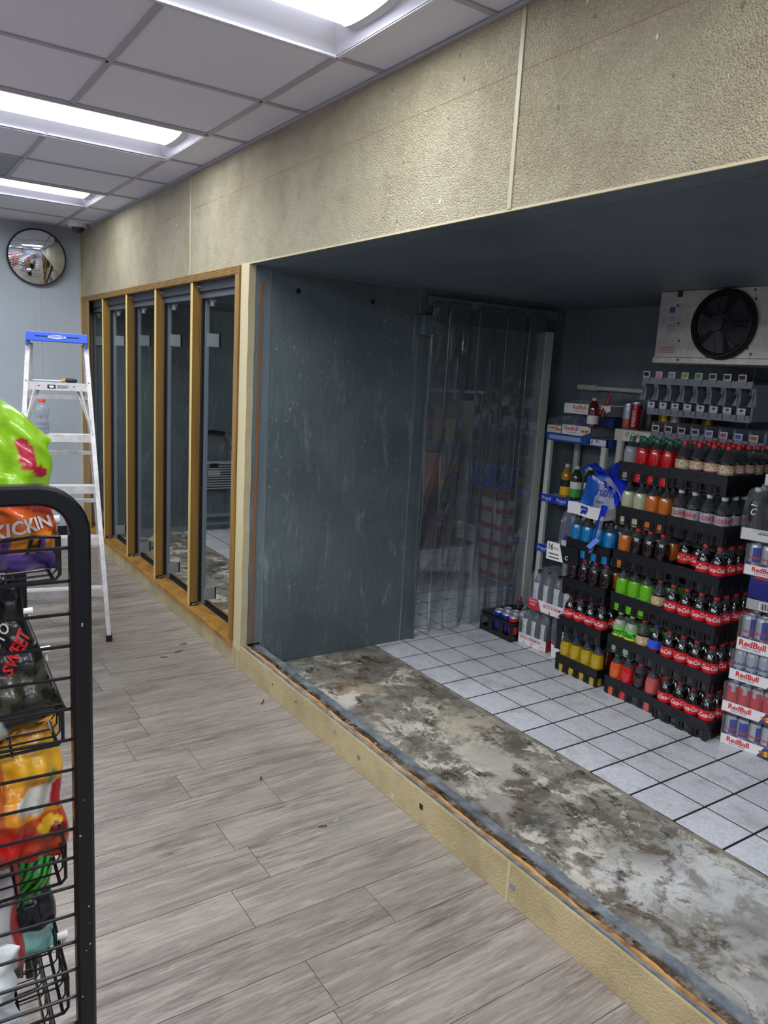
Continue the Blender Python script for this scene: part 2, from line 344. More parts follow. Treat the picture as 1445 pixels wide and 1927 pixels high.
b = MB(); b.box(-8, 0, -3, 7.1, 2.95, 3.0); b.build('ceiling', [m_ceil], **S)

# recessed troffers
def troffer(x, y, lab):
    o = empty('ceiling_light', (x, y, 2.63), 0, lab, 'ceiling light', 'fluorescent ceiling lights')
    b = MB(); X = .6; Y = .288; X2 = .575; Y2 = .16; H = .085
    P0 = [(-X, -Y, 0), (X, -Y, 0), (X, Y, 0), (-X, Y, 0)]; P1 = [(-X2+.02, -Y2, H), (X2-.07, -Y2, H), (X2-.07, Y2, H), (-X2+.02, Y2, H)]
    b.add(P0+P1, [(0, 1, 5, 4), (1, 2, 6, 5), (2, 3, 7, 6), (3, 0, 4, 7), (4, 5, 6, 7)], 0)
    for a, c_ in (((-X, -Y), (X, -Y)), ((X, -Y), (X, Y)), ((X, Y), (-X, Y)), ((-X, Y), (-X, -Y))):
        b.bar((*a, .001), (*c_, .001), .016, .008, 0)
    b.build('housing', [m_troffer], o, smooth=False)
    b = MB(); n = 12; pr = [(.15*math.cos(math.pi*k/n)*1.0, .035-.03*abs(math.sin(math.pi*k/n))**.6) for k in range(n+1)]
    vs_ = [(xx, p[0], p[1]+.018) for xx in (-.55, .535) for p in pr]; vs_ += [(xx, yy, H) for xx in (-.55, .535) for yy in (.15, -.15)]
    b.add(vs_, [(k, k+1, n+2+k, n+1+k) for k in range(n)]); b.build('lens', [m_lens], o)
    for xa, xb in ((-.575, -.55), (.535, .565)):
        b = MB()
        ring = [(p[0]*1.03, p[1]+.016) for p in pr]+[(-.155, H), (.155, H)]
        m = len(ring); b.add([(xa, *p) for p in ring]+[(xb, *p) for p in ring], [tuple(range(m)), tuple(range(2*m-1, m-1, -1))]+[(k, (k+1) % m, m+(k+1) % m, m+k) for k in range(m)])
        b.build('end_cap', [M('lamp_end_cap', '#c9cad8', .4)], o)
    return o
for (x, y), lab in zip(LIGHTS, ['nearest lit fluorescent troffer, cut by the top edge of the picture', 'middle lit fluorescent troffer between the nearest and the farthest', 'farthest lit fluorescent troffer, closest to the round mirror']+['fluorescent troffer in the shop ceiling behind the camera']*2+['fluorescent troffer in the unseen part of the shop ceiling']*10):
    o = troffer(x, y, lab)

# fascia (wall above the opening) with caulked seams, chalk line, nail holes
b = MB()
b.box(0, .10, -.6, 7.1, 2.082, 2.95, 0); b.box(-.0006, .004, -.6, 3.69, 2.079, 2.086, 1); b.box(.004, .10, -.6, 3.69, 2.078, 2.082, 6)
for y in (1.765, 4.416): b.box(-.0035, .001, y-.008, y+.008, 2.085, 2.62, 5)
b.bar((-.0005, 7.0, 2.43), (-.0005, 4.42, 2.437), .0022, .0015, 2); b.bar((-.0005, 4.40, 2.437), (-.0005, .9, 2.46), .0022, .0015, 2)
rnd = random.Random(3)
for k in range(46):
    y = rnd.choice([6.3, 5.9, 5.5, 5.1, 4.7, 4.2, 3.8, 3.3, 2.8, 2.4, 2.0, 1.6, 1.3, 1.0])+rnd.uniform(-.12, .12); z = rnd.choice([2.14, 2.2, 2.32, 2.4, 2.52, 2.56])+rnd.uniform(-.02, .02)
    b.disc((-.0012, y, z), rnd.uniform(.002, .0055), (-1, 0, 0), 8, 3 if k % 4 else 4, sy=1.5)
b.build('wall_right', [m_fascia, m_cream, M('chalk_line', '#a88a72', .9), M('nail_hole', '#77705f', .9), M('filler_dot', '#c9c3b2', .6), M('caulk', '#a89f86', .5), m_galvd], smooth=False, **S)
# end post of the panel wall beside the doors, cream edge of cut foam panel
b = MB(); n = 40
pts = [(3.595+.0025*math.sin(i*.9)+.0015*math.sin(i*2.3), .10+1.98*i/n) for i in range(n+1)]
for i in range(n):
    (ya, za), (yb, zb) = pts[i], pts[i+1]
    b.hexa([(-.001, ya, za), (.035, ya, za), (.035, 3.69, za), (-.001, 3.69, za), (-.001, yb, zb), (.035, yb, zb), (.035, 3.69, zb), (-.001, 3.69, zb)], 0)
b.box(.0, .10, 7.04, 7.1, 0, 2.083, 0); b.build('trim_1', [m_cream], smooth=False, **S)
# partition between the two coolers, doorway x 1.16..2.04, z up to 1.90
b = MB()
b.box(.035, .117, 3.60, 3.69, .135, 2.08, 2); b.box(.117, .23, 3.597, 3.69, 0, 2.08, 0); b.box(.23, 1.13, 3.597, 3.69, 0, 2.08, 0)
b.box(1.13, 2.04, 3.597, 3.69, 1.90, 2.08, 0); b.box(2.04, 2.2, 3.597, 3.69, 0, 2.08, 0)
for x in (.117, 1.035, 2.19): b.box(x-.003, x+.003, 3.5955, 3.598, .1 if x < .2 else 0, 2.078, 1)
b.box(.117, 2.2, 3.5955, 3.598, 2.068, 2.073, 1)
rnd = random.Random(5)
for k in range(26):
    b.disc((.052+.018*(k % 2), 3.5985, .25+.07*k), .0035, (0, -1, 0), 8, 1)
for z in (1.96, 1.955): pass
for x, z in ((.27, 1.98), (.72, 1.97)): b.disc((x, 3.5955, z), .014, (0, -1, 0), 10, 3)
b.build('wall_partition', [m_galv, m_seam, m_galvd, m_black], smooth=False, **S)
b = MB(); b.bar((.058, 3.594, .14), (.066, 3.594, 2.0), .013, .006, 0, up=(0, 1, 0)); b.build('trim_2', [m_copper], smooth=False, **S)
b = MB(); b.hexa([(2.2, 3.6, 0), (2.35, 3.54, 0), (2.45, 3.6, 0), (2.2, 3.69, 0), (2.2, 3.6, 2.08), (2.35, 3.54, 2.08), (2.45, 3.6, 2.08), (2.2, 3.69, 2.08)], 0)
b.box(2.35, 2.45, -.6, 3.56, 0, 2.08, 0)
for y in (3.535, 2.35, 1.2): b.box(2.345, 2.351, y-.003, y+.003, 0, 2.07, 1)
b.build('wall_back', [m_galvd, m_seam], smooth=False, **S)
b = MB(); b.box(.1, 2.45, -.7, -.6, 0, 2.08); b.build('wall_near', [m_galvd], smooth=False, **S)
b = MB(); b.box(.1, 2.45, -.6, 3.6, 2.075, 2.12); b.box(.1, 4.0, 3.6, 7.05, 2.075, 2.12); b.build('ceiling', [galv('cooler_ceiling', '#5a6671', '#717f8b', .4, .35, .15)], **S)
b = MB(); b.box(.101, 4.0, 6.98, 7.08, 0, 2.12, 0); b.box(3.9, 4.0, 3.6, 7.0, 0, 2.12, 0); b.box(2.45, 4.0, 3.6, 3.69, 0, 2.12, 0); b.box(.12, 3.9, 6.965, 6.98, 0, .05, 1)
for x in (.75, 1.15, 2.2): b.box(x-.003, x+.003, 6.976, 6.98, 0, 2.07, 1)
b.build('wall_far', [m_galv, m_steel], smooth=False, **S)
# shop walls
b = MB(); b.box(-8, 0.0, 7.1, 7.2, 0, 2.95, 0); b.box(0, .1, 7.101, 7.2, 0, 2.95, 0)
b.box(-.012, 0, 7.088, 7.1, .1, 2.63, 2)
for x in (-.328, -1.55, -2.77): b.box(x-.004, x+.004, 7.0975, 7.101, .1, 2.63, 1)
b.build('wall_end', [m_wall, M('wall_strip', '#aab3bd', .45), m_cream], smooth=False, **S)
b = MB(); b.box(-8, -.01, 7.085, 7.1, 0, .10); b.build('baseboard_end', [m_black], smooth=False, **S)
b = MB(); b.box(-8.1, -8, -3, 7.2, 0, 2.95); b.box(-8, 0.1, -3.1, -3, 0, 2.95); b.box(0, .1, -3, -.6, 0, 2.95); b.build('wall_left', [m_wall], smooth=False, **S)

# curb the panels stood in: cream face, metal strip, foam, gutter, inner flashing
b = MB(); n = 160; rnd = random.Random(11)
def wob(i, s, a): return a*(math.sin(i*.37+s)+.6*math.sin(i*1.13+s*2)+.4*math.sin(i*2.9+s))
Y0, Y1 = -.6, 3.69
def strip(x0, x1, z0, z1, mi, s=0, a=.0006, bot=None, ya=Y0, yb=Y1, m=n):
    for i in range(m):
        yy0, yy1 = ya+(yb-ya)*i/m, ya+(yb-ya)*(i+1)/m; w0, w1 = wob(i, s, a), wob(i+1, s, a)
        zb = bot if bot is not None else z0
        b.hexa([(x0+w0, yy0, zb), (x1+w0, yy0, zb), (x1+w1, yy1, zb), (x0+w1, yy1, zb), (x0+w0, yy0, z1+w0), (x1+w0, yy0, z1+w0), (x1+w1, yy1, z1+w1), (x0+w1, yy1, z1+w1)], mi)
b.box(0, .012, Y0, 7.1, 0, .128, 0)
strip(.0125, .016, 0, .124, 1, 1, .0005); strip(.0165, .027, 0, .129, 2, 2, .001); strip(.028, .037, 0, .134, 3, 4, .0015)
strip(.038, .082, 0, .118, 4, 3, .002, bot=0)
for i in range(n):   # inner flashing slopes down to the floor
    yy0, yy1 = Y0+(Y1-Y0)*i/n, Y0+(Y1-Y0)*(i+1)/n; w0, w1 = wob(i, 5, .003), wob(i+1, 5, .003)
    b.hexa([(.082+w0, yy0, 0), (.20+w0, yy0, 0), (.20+w1, yy1, 0), (.082+w1, yy1, 0), (.082+w0, yy0, .125), (.118+w0, yy0, .12), (.118+w1, yy1, .12), (.082+w1, yy1, .125)], 5)
rnd = random.Random(2)
for k in range(60): 
    y = rnd.uniform(.4, 3.5); x = .042+.03*rnd.random(); b.box(x, x+.008, y, y+.006+.01*rnd.random(), .117, .119+.003*rnd.random(), rnd.choice([2, 6, 4]))
for y in (3.695, 3.63, 1.52): b.box(-.0015, .001, y-.006, y+.006, .0, .127, 8)
for y, z, mi in ((2.60, .09, 2), (2.40, .065, 2), (2.15, .02, 8), (1.975, .075, 6), (1.5, .06, 2)): b.box(-.002, 0, y-.009, y+.009, z-.010, z+.010, mi)
for y, z in ((3.2, .07), (2.75, .05), (2.95, .08), (1.9, .055), (1.05, .05), (3.4, .05), (5.3, .06), (4.9, .05), (4.3, .06)): b.disc((-.002, y, z), .0055, (-1, 0, 0), 10, 8 if z < .066 else 6)
b.box(-.0005, .0, 5.76, 5.764, 0, .127, 6)
t = NT('gutter_grime'); n1 = t.noise(14, 6, .7); m_grime = t.pr(t.ramp(n1, [(.35, '#241509'), (.5, '#4a3a28'), (.62, '#77736b'), (.75, '#2b2b28')]), .6, normal=t.bump(n1, .8, .01))
t = NT('zinc_flashing'); n1 = t.noise(12, 6, .7); m_zinc = t.pr(t.ramp(n1, [(.35, '#5f666e'), (.55, '#8b9299'), (.7, '#aab0b5')]), .45, .3)
t = NT('raw_foam_wood'); n1 = t.noise(9, 5, .7); m_foam = t.pr(t.ramp(n1, [(.35, '#80532f'), (.5, '#b98a50'), (.7, '#c9a678')]), .7)
b.build('trim_3', [m_curb, m_black, m_zinc, m_foam, m_grime, m_zinc, m_black, m_wcard, m_cream], smooth=False, **S)
# sealant edge between concrete and tiles
b = MB()
for i in range(120):
    y = 7-6.6*i/120; w = .012*math.sin(i*.8)+.008*math.sin(i*2.1); b.box(.845-abs(w)*.5, .860, y-.055, y, -.002, .0022+.001*math.sin(i), i % 2)
b.build('trim_4', [M('tile_bed', '#7d776c', .8), M('tile_bed_dark', '#8b8479', .8)], smooth=False, **S)

# ---------------------------------------------------------------- reach-in door frame (doors taken off)
fr = empty('door_frame', (0, 5.37, .1), 0, 'gold aluminium cooler door frame of five openings, its glass doors removed', 'door frame')
def fb(b, name, mats, **k): b.M = None; o = b.build(name, mats, fr, smooth=False); o.location = (0, -5.37, -.1); bevel(o, .002, 1); return o
b = MB(); b.box(-.012, .03, 3.695, 7.039, 2.040, 2.081, 0)
for k in range(4): b.box(-.015, -.011, 3.70, 7.04, 2.046+.009*k, 2.050+.009*k, 0)
fb(b, 'head', [m_gold])
b = MB(); b.box(.03, .16, 3.74, 7.0, 1.99, 2.055, 0); b.box(.05, .14, 3.74, 7.0, 1.955, 1.995, 1); fb(b, 'head_rail', [M('dark_rail', '#20262d', .5), M('dark_rail_edge', '#4a545e', .5, .3)])
b = MB(); b.box(-.012, .0, 3.695, 7.04, .095, .128, 0); b.box(0, .085, 3.695, 7.04, .10, .131, 0); b.box(-.014, -.012, 3.695, 7.04, .118, .128, 0); fb(b, 'sill', [m_sill])
b = MB(); b.box(.087, .135, 3.745, 7.0, .09, .133, 0); b.box(.135, .145, 3.745, 7.0, .09, .136, 1); fb(b, 'sill_gasket', [m_black, m_sill])
b = MB(); b.box(-.0118, .04, 3.696, 3.742, .129, 2.040, 0); b.box(.04, .16, 3.70, 3.735, .12, 2.05, 1); fb(b, 'jamb', [m_gold, m_galvd])
b = MB(); b.box(-.0118, .045, 6.99, 7.039, .129, 2.040, 0); b.box(-.0118, .0, 6.80, 6.99, .129, 2.040, 0) ; fb(b, 'jamb', [m_gold])
MULL = [4.37, 5.035, 5.695, 6.355]
for my in MULL:
    b = MB(); b.box(-.004, 0.0, my-.002, my+.03, .131, 2.04, 2); b.box(0, .044, my, my+.035, .133, 2.04, 0); b.box(.044, .052, my+.002, my+.033, .135, 2.03, 3); b.box(.052, .072, my-.004, my+.03, .15, 2.0, 1)
    o = fb(b, 'mullion', [m_gold, m_black, M('bright_gold_edge', '#d9be7a', .4, .3), m_copper])  # highlight along the front edge is painted as a lighter gold
    b = MB(); b.box(.004, .05, my-.006, my+.03, .128, .15, 0); b.tube([(.012, my-.012, .14), (.03, my-.014, .143), (.045, my-.01, .14)], .004, 6, 1); k = b.build('hinge', [m_black, m_steel], o, smooth=False)
    b = MB(); b.tube([(.02, my-.02, 2.02), (.06, my-.1, 2.0), (.075, my-.16, 1.99)], .003, 6, 0); b.build('closer_rod', [m_steel], o)
for my in MULL+[6.98]:
    py = my-.0
    o = empty('shelf_post', (.085, py, .13), 0, 'grey steel shelf post behind the %s' % ({4.37: 'nearest gold mullion', 5.035: 'second gold mullion from the camera', 5.695: 'third gold mullion from the camera', 6.355: 'farthest gold mullion'}.get(my, 'far jamb next to the blue wall')), 'post', 'steel posts inside the door openings')
    b = MB(); b.box(-.012, .010, -.012, .012, .0, 1.86, 0); b.build('upright', [m_steel], o, smooth=False)
    for z in (.03, 1.56):
        b = MB(); b.box(.0, .078, -.016, -.012, z, z+.075, 0); b.box(.07, .078, -.016, .0, z, z+.075, 0); b.build('bracket_plate', [M('plate_steel', '#9299a0', .45, .3)], o, smooth=False)
    b = MB(); b.box(.012, .048, -.02, .016, 1.815, 1.845, 0)
    b.lathe([(.0, 1.79), (.014, 1.79), (.014, 1.817), (.018, 1.817), (.018, 1.82)], 14, 0, c=(.03, -.002)); b.build('lamp_socket', [m_wcard], o)

bl = empty('vapour_lamp', (3.5, 4.0, 2.075), 0, 'round caged lamp on the ceiling of the room behind the curtain', 'lamp')  # out-of-sight lamp added to brighten the room behind the curtain
b = MB(); b.lathe([(.06, 0), (.06, -.03), (.045, -.04)], 20, 0); b.build('base', [m_steel], bl)
b = MB(); b.lathe([(.04, -.04), (.045, -.09), (.03, -.13), (.005, -.145)], 16, 0); b.build('globe', [m_lens], bl)
pl_ = bpy.data.lights.new('globe_lamp', 'POINT'); pl_.energy = 17; pl_.shadow_soft_size = .06; pl_.color = (1, .95, .9)  # point light of the added back room lamp
po = bpy.data.objects.new('globe_lamp', pl_); col.objects.link(po); po.location = (3.45, 4.05, 1.86)

# ---------------------------------------------------------------- things in the shop
# stepladder
lad = empty('stepladder', (-.645, 4.80, 0), -R(12), 'six-foot aluminium stepladder with a blue top cap, standing near the blue-grey wall', 'ladder')
def lb(b, name, mats, parent=None, **k): return b.build(name, mats, parent or lad, smooth=k.pop('smooth', False), **k)
def railp(t, sx): return (sx*(.152+.098*t), -.03-.42*t, 1.66*(1-t))      # front rail, t=0 top
def rearp(t, sx): return (sx*(.145+.105*t), .05+.48*t, 1.65*(1-t))
b = MB(); b.hexa([(-.163, -.085, 1.665), (.163, -.085, 1.665), (.160, .085, 1.665), (-.160, .085, 1.665), (-.160, -.075, 1.715), (.160, -.075, 1.715), (.155, .075, 1.715), (-.155, .075, 1.715)], 0)
for x in (-.163, .148): b.box(x, x+.015, -.08, .07, 1.64, 1.67, 0)
for x in (-.115, .05): b.box(x, x+.065, -.0835, -.078, 1.690, 1.696, 1)
b.disc((0, -.0835, 1.691), .048, (0, -1, .2), 24, 2, sy=.22); b.text('WERNER', .02, lambda u, v: (u, -.0850-v*-.1, 1.691+v), 0, bold=.02)
cap = lb(b, 'top_cap', [m_blue, m_black, m_wcard]); bevel(cap, .003)
for sx in (-1, 1):
    b = MB(); T0, T1 = Vector(railp(0, sx)), Vector(railp(1, sx)); T1.z = .02
    b.bar(T0, T1, .024, .006, 0, up=(0, 1, .25)); b.bar(T0+Vector((sx*.010, .03, 0)), T1+Vector((sx*.010, .03, 0)), .004, .06, 0, up=(0, 1, .25))
    for k in range(6):
        p = Vector(railp((1.66-(1.44-.29*k))/1.66 if k < 5 else .97, sx)); b.disc(p+Vector((0, -.0045, 0)), .006, (0, -1, 0), 8, 1)
    lb(b, 'front_rail', [m_alu, m_steel])
    b = MB(); p = T1; b.box(p.x-.016, p.x+.016, p.y-.012, p.y+.05, 0, .035, 0); lb(b, 'foot', [m_black])
    b = MB(); U0, U1 = Vector(rearp(0, sx)), Vector(rearp(1, sx)); U1.z = .02
    b.bar(U0, U1, .03, .02, 0, up=(0, 1, 0)); lb(b, 'rear_rail', [m_alu])
    b = MB(); b.box(U1.x-.016, U1.x+.016, U1.y-.03, U1.y+.02, 0, .03, 0); lb(b, 'foot', [m_black])
    b = MB(); a = Vector(railp(.30, sx)); b.bar(a+Vector((0, .02, 0)), (sx*.10, a.y+.10, 1.405), .014, .006, 0); b.bar(a+Vector((0, .0, 0)), (sx*.12, a.y+.03, 1.405), .014, .006, 0)
    b.bar(Vector(railp(.14, sx))+Vector((0, .05, 0)), Vector(rearp(.24, sx)), .012, .005, 0); lb(b, 'spreader', [m_alu])
    b = MB(); b.bar(Vector(railp(.885, sx))+Vector((0, .03, 0)), (sx*.13, -.36, .27), .014, .005, 0); lb(b, 'brace', [m_alu])
for k in range(5):
    z = 1.435-.286*k; t_ = (1.66-z)/1.66; p = railp(t_, 1)
    b = MB(); w = p[0]-.006; b.box(-w, w, p[1]-.004, p[1]+.085, z-.004, z, 0); b.box(-w, w, p[1]-.006, p[1]-.002, z-.042, z, 0); b.box(-w, w, p[1]+.081, p[1]+.085, z-.03, z, 0)
    if k == 0:
        b.box(-.055, -.012, p[1]-.0068, p[1]-.006, z-.032, z-.010, 1); b.disc((-.033, p[1]-.0072, z-.021), .014, (0, -1, 0), 16, 2, sy=.5)
        for q in range(4): b.box(-.005, .055-.01*(q % 2), p[1]-.0068, p[1]-.006, z-.014-.005*q, z-.012-.005*q, 1)
        for x in (-.1, .085): b.disc((x, p[1]-.0065, z-.018), .006, (0, -1, 0), 8, 3)
    lb(b, 'step', [m_alu, m_black, m_wcard, m_steel])
for z in (1.345, 1.0, .68, .36):
    t_ = (1.65-z)/1.65; p = rearp(t_, 1); b = MB(); b.bar((-p[0], p[1], z), (p[0], p[1], z), .02, .022, 0); lb(b, 'rear_bar', [m_alu])

def on_ladder(x, y, z): return lad.matrix_basis @ Vector((x, y, z))
lad_m = Matrix.Translation((-.645, 4.80, 0)) @ Matrix.Rotation(-R(12), 4, 'Z')
# sports drink bottle
p = lad_m @ Vector((-.085, -.125, 1.149)); bt = empty('drink_bottle', p, R(-20), 'clear sports drink bottle with orange cap standing on the stepladder', 'bottle')
b = MB(); prof = [(.030, 0), (.036, .004), (.037, .02), (.035, .024), (.037, .03), (.037, .045), (.034, .05), (.036, .055), (.035, .07), (.031, .085), (.033, .10), (.0375, .112), (.038, .13), (.036, .145), (.030, .158), (.018, .168), (.016, .172), (.016, .180)]
b.lathe(prof, 24, 0); b.lathe([(.028, .003), (.0335, .006), (.0335, .045), (.031, .052), (.032, .06), (.031, .065)], 20, 1); b.build('body', [clear('bottle_clear', '#c7cdd4', .22, .05, '#e3e8ec'), clear('water', '#aab3bc', .12, .03, '#dfe6ec')], bt)
b = MB(); b.lathe([(.0325, .086), (.0345, .10), (.0365, .108)], 24, 0, close=False)
b.add([(.036*math.cos(a)*s_, .036*math.sin(a), z) for a, z, s_ in ((-1.75, .094, 1.02), (-1.55, .103, 1.02), (-1.35, .104, 1.02), (-1.62, .092, 1.02))], [(0, 1, 2, 3)], 1); b.build('label', [m_film, m_redp], bt)
b = MB(); b.lathe([(.0175, .178), (.019, .18), (.019, .192), (.017, .194)], 20, 0, squash=lambda t, z: 1+.02*math.cos(t*20)); b.build('cap', [M('orange_cap', '#f0481c', .4)], bt)
# screwdriver
p0 = lad_m @ Vector((-.13, -.085, 1.441)); sd = empty('screwdriver', p0, -R(12), 'long screwdriver with black and yellow handle lying on the ladder top step', 'screwdriver')
b = MB(); b.tube([(0, 0, .006), (.15, 0, .007)], .0035, 8, 0); b.build('shaft', [m_wcard], sd)
b = MB(); b.tube([(.15, 0, .008), (.155, 0, .009), (.165, 0, .009), (.17, 0, .009)], [.006, .010, .010, .008], 10, 1); b.tube([(.17, 0, .010), (.18, 0, .011), (.215, 0, .011), (.228, 0, .011), (.232, 0, .011)], [.008, .012, .012, .010, .006], 10, 0); b.build('handle', [m_black, M('yellow_plastic', '#d99a10', .4)], sd)

# round mirror
mi = empty('convex_mirror', (-.352, 7.045, 2.367), 0, 'round convex security mirror with black rim high on the blue-grey wall', 'mirror')
b = MB(); N = 40; rr = .215; pr = [(rr*math.sin(a), -.035-(math.cos(a)-math.cos(.62))*.35) for a in [.62*i/14 for i in range(15)]]
pr = [(rr*i/14, -.03-.055*(1-(i/14)**2)) for i in range(15)]
vs_ = [(r_*math.cos(2*math.pi*k/N), y_, r_*math.sin(2*math.pi*k/N)) for r_, y_ in pr for k in range(N)]
b.add(vs_, [(i*N+k, i*N+(k+1) % N, (i+1)*N+(k+1) % N, (i+1)*N+k) for i in range(14) for k in range(N)])
o = b.build('mirror_glass', [M('mirror', '#e3e6ea', .02, 1.0)], mi); o.data.flip_normals()
b = MB(); b.tube([(.217*math.cos(2*math.pi*k/N), -.03, .217*math.sin(2*math.pi*k/N)) for k in range(N)], .007, 8, 0, closed=True); b.build('rim', [m_black], mi)
b = MB(); b.disc((0, -.012, 0), .20, (0, 1, 0), 30, 0); b.tube([(0, -.03, 0), (0, .04, 0)], .03, 12, 0); b.tube([(0, -.02, -.215), (0, -.004, -.222), (0, 0, -.235)], .004, 6, 1); b.build('back_plate', [m_white, m_steel], mi)
mi.rotation_euler = (R(11), 0, R(-9))
# dome camera
dc = empty('dome_camera', (-.085, 6.78, 2.636), 0, 'small white dome security camera on the ceiling by the beige panel', 'camera')
b = MB(); b.lathe([(.073, 0), (.073, -.012), (.069, -.03), (.052, -.034), (.050, -.03)], 28, 0); b.build('housing', [m_white], dc)
b = MB(); b.lathe([(.052, -.033)]+[(.05*math.cos(a), -.035-.042*math.sin(a)) for a in [i*math.pi/16 for i in range(9)]], 24, 0); b.build('dome', [M('smoked_dome', '#23252c', .08)], dc)

# chip bags ----------------------------------------------------------
m_bag = paint('printed_foil', .28, 22, Specular_IOR_Level=.7)
def bag(name, w, h, d, art, seed, mats=None, sag=0, crumple=.012, crimp=True):
    """pillow bag of printed foil: both faces in one closed mesh, crimped top and bottom"""
    nu, nv = 40, 56; rnd = random.Random(seed); ph = [rnd.uniform(0, 6.3) for _ in range(12)]
    def P(u, v, s_):
        a = max(0, 1-abs(2*u-1)**3.2)**.5; c_ = max(0, 1-abs(2*v-1)**3.5)**.55
        th = d/2*a*c_
        x = (u-.5)*w*(1-.06*math.sin(math.pi*v)*1.0); z = v*h*(1-sag*max(0, u-.15)**1.6*v)
        k = math.sin(9*u+ph[0]+5*v)*math.sin(11*v+ph[1])+.6*math.sin(21*u+13*v+ph[2])*math.sin(17*v-9*u+ph[3])+.5*abs(math.sin(15*v+7*u+ph[4]))
        k2 = math.sin(26*u+ph[5])*max(0, 1-6*min(v, 1-v))
        y = s_*(th+crumple*k*c_*a)+.006*k2+.01*math.sin(5*u+ph[6])*(abs(2*v-1)**4)
        x += .004*math.sin(14*v+ph[7]); z += .006*math.sin(7*u+ph[8])*(v > .5)+.01*math.sin(3*u+ph[9])*v
        return (x, y, z)
    vs_ = [P(i/nu, j/nv, -1) for j in range(nv+1) for i in range(nu+1)]; n = len(vs_)
    vs_ += [P(i/nu, j/nv, 1) for j in range(nv+1) for i in range(nu+1)]
    W = nu+1; fs = []
    for j in range(nv):
        for i in range(nu): q = j*W+i; fs += [(q, q+1, q+W+1, q+W), (n+q, n+q+W, n+q+W+1, n+q+1)]
    me = bpy.data.meshes.new(name); me.from_pydata(vs_, [], fs); me.materials.append(m_bag)
    for m in mats or []: me.materials.append(m)
    me.polygons.foreach_set('use_smooth', [True]*len(me.polygons))
    def cf(i, co):
        i2 = i % n; return art((i2 % W)/nu, (i2//W)/nv)
    colorize(me, cf); me.update(); return me, P
def bagtext(b, P, txt, size, cu_, cv, mi, w, h, rot=0, **k):
    def f(u, v):
        uu = u*math.cos(rot)-v*math.sin(rot); vv = u*math.sin(rot)+v*math.cos(rot)
        q = P(min(1, max(0, cu_+uu/w)), min(1, max(0, cv+vv/h)), -1); return (q[0], q[1]-.0025, q[2])
    b.text(txt, size, f, mi, **k)
def hexc(s): return C4(s)[:3]
def mixc(a, b_, t_): t_ = max(0, min(1, t_)); return tuple(x+(y-x)*t_ for x, y in zip(a, b_))
def inell(u, v, cu_, cv, ru, rv): return ((u-cu_)/ru)**2+((v-cv)/rv)**2 < 1
def art1(u, v):
    c_ = hexc('#86b81c')
    if v < .86 and inell(u, v, .1, .80, .22, .10): c_ = hexc('#5a44a0')
    if inell(u, v, .78, .80, .07, .13) or inell(u, v, .88, .68, .06, .05): c_ = hexc('#a01834')
    if .66 < v < .70 and .3 < u < .6: c_ = hexc('#3f7a16')
    if v < .50: c_ = hexc('#a83226') if u > .28 else hexc('#6a9a2a')
    if v < .50 and inell(u, v, .65, .46, .25, .05): c_ = hexc('#c23c3c')
    if v < .40: c_ = hexc('#d8601c') if inell(u, v, .6, .31, .38, .09) else hexc('#8e2c1c')
    if v < .24: c_ = hexc('#e08a24') if .42 < u < .96 else hexc('#4b3090')
    if v < .23 and (abs(u-.60) < .03 or abs(u-.86) < .03): c_ = hexc('#5a3392')
    if v < .11: c_ = hexc('#6d55b4') if math.sin(u*17+v*30) > -.2 else hexc('#3d2a7c')
    if u < .26 and v < .50: c_ = hexc('#6a55b8')
    return c_
def art_black(u, v):
    c_ = hexc('#121213')
    if u+(v-.5)*.9 < .30: c_ = hexc('#d98f1e') if v > .25 else hexc('#c9c6cf')
    if u+(v-.5)*.9 < .12 and v > .6: c_ = hexc('#7a3d22')
    if .30 <= u+(v-.5)*.9 < .36: c_ = hexc('#7d1020')
    if v < .38 and u > .38: c_ = hexc('#3f4033') if math.sin(u*26+v*14)*math.sin(v*31) > -.1 else hexc('#15150f')
    if v < .16: c_ = hexc('#a9a9a6') if .3 < u < .55 else hexc('#26261f')
    return c_
def art_hot(u, v):
    c_ = hexc('#e0952a') if u > .42 else hexc('#c4622f')
    if v > .86 and u < .5: c_ = hexc('#9c1f1a')
    if u > .42 and .6 < v < .88: c_ = hexc('#e5ac2c')
    if .34 < v < .58 and u > .5: c_ = hexc('#d9d8d2') if inell(u, v, .72, .47, .22, .10) else c_
    if inell(u, v, .95, .46, .10, .09): c_ = hexc('#b01822')
    if inell(u, v, .84, .58, .05, .05): c_ = hexc('#6f9a2a')
    if v < .34: c_ = hexc('#b8431f')
    if v < .28 and inell(u, v, .45, .20, .22, .09): c_ = hexc('#d2201c')
    if inell(u, v, .80, .27, .14, .06): c_ = hexc('#e3b12c')
    if inell(u, v, .86, .22, .10, .05): c_ = hexc('#6a1512')
    if v < .10: c_ = hexc('#a92015')
    return c_
def art_hot2(u, v):
    c_ = art_hot(u, v); 
    return hexc('#7d1014') if (v > .78) else c_
def art_white(u, v):
    c_ = hexc('#c9c9cb')
    if inell(u, v, .55, .40, .22, .12): c_ = hexc('#5d7420')
    if inell(u, v, .62, .52, .05, .14): c_ = hexc('#2b2f1c')
    if v > .8 and math.sin(u*30+v*20) > .5: c_ = hexc('#a21a20')
    if u > .9: c_ = hexc('#b3242a')
    if v < .14: c_ = hexc('#2a2c30')
    return c_
def art_green(u, v):
    c_ = hexc('#17181c')
    if .5 < u and v > .55 and abs(((u*1.0-v*.8)*9) % 1-.5) < .28: c_ = hexc('#2fb52c')
    if v < .28 and u > .55: c_ = hexc('#9ed6cf')
    if v < .12: c_ = hexc('#7ec4bd')
    return c_
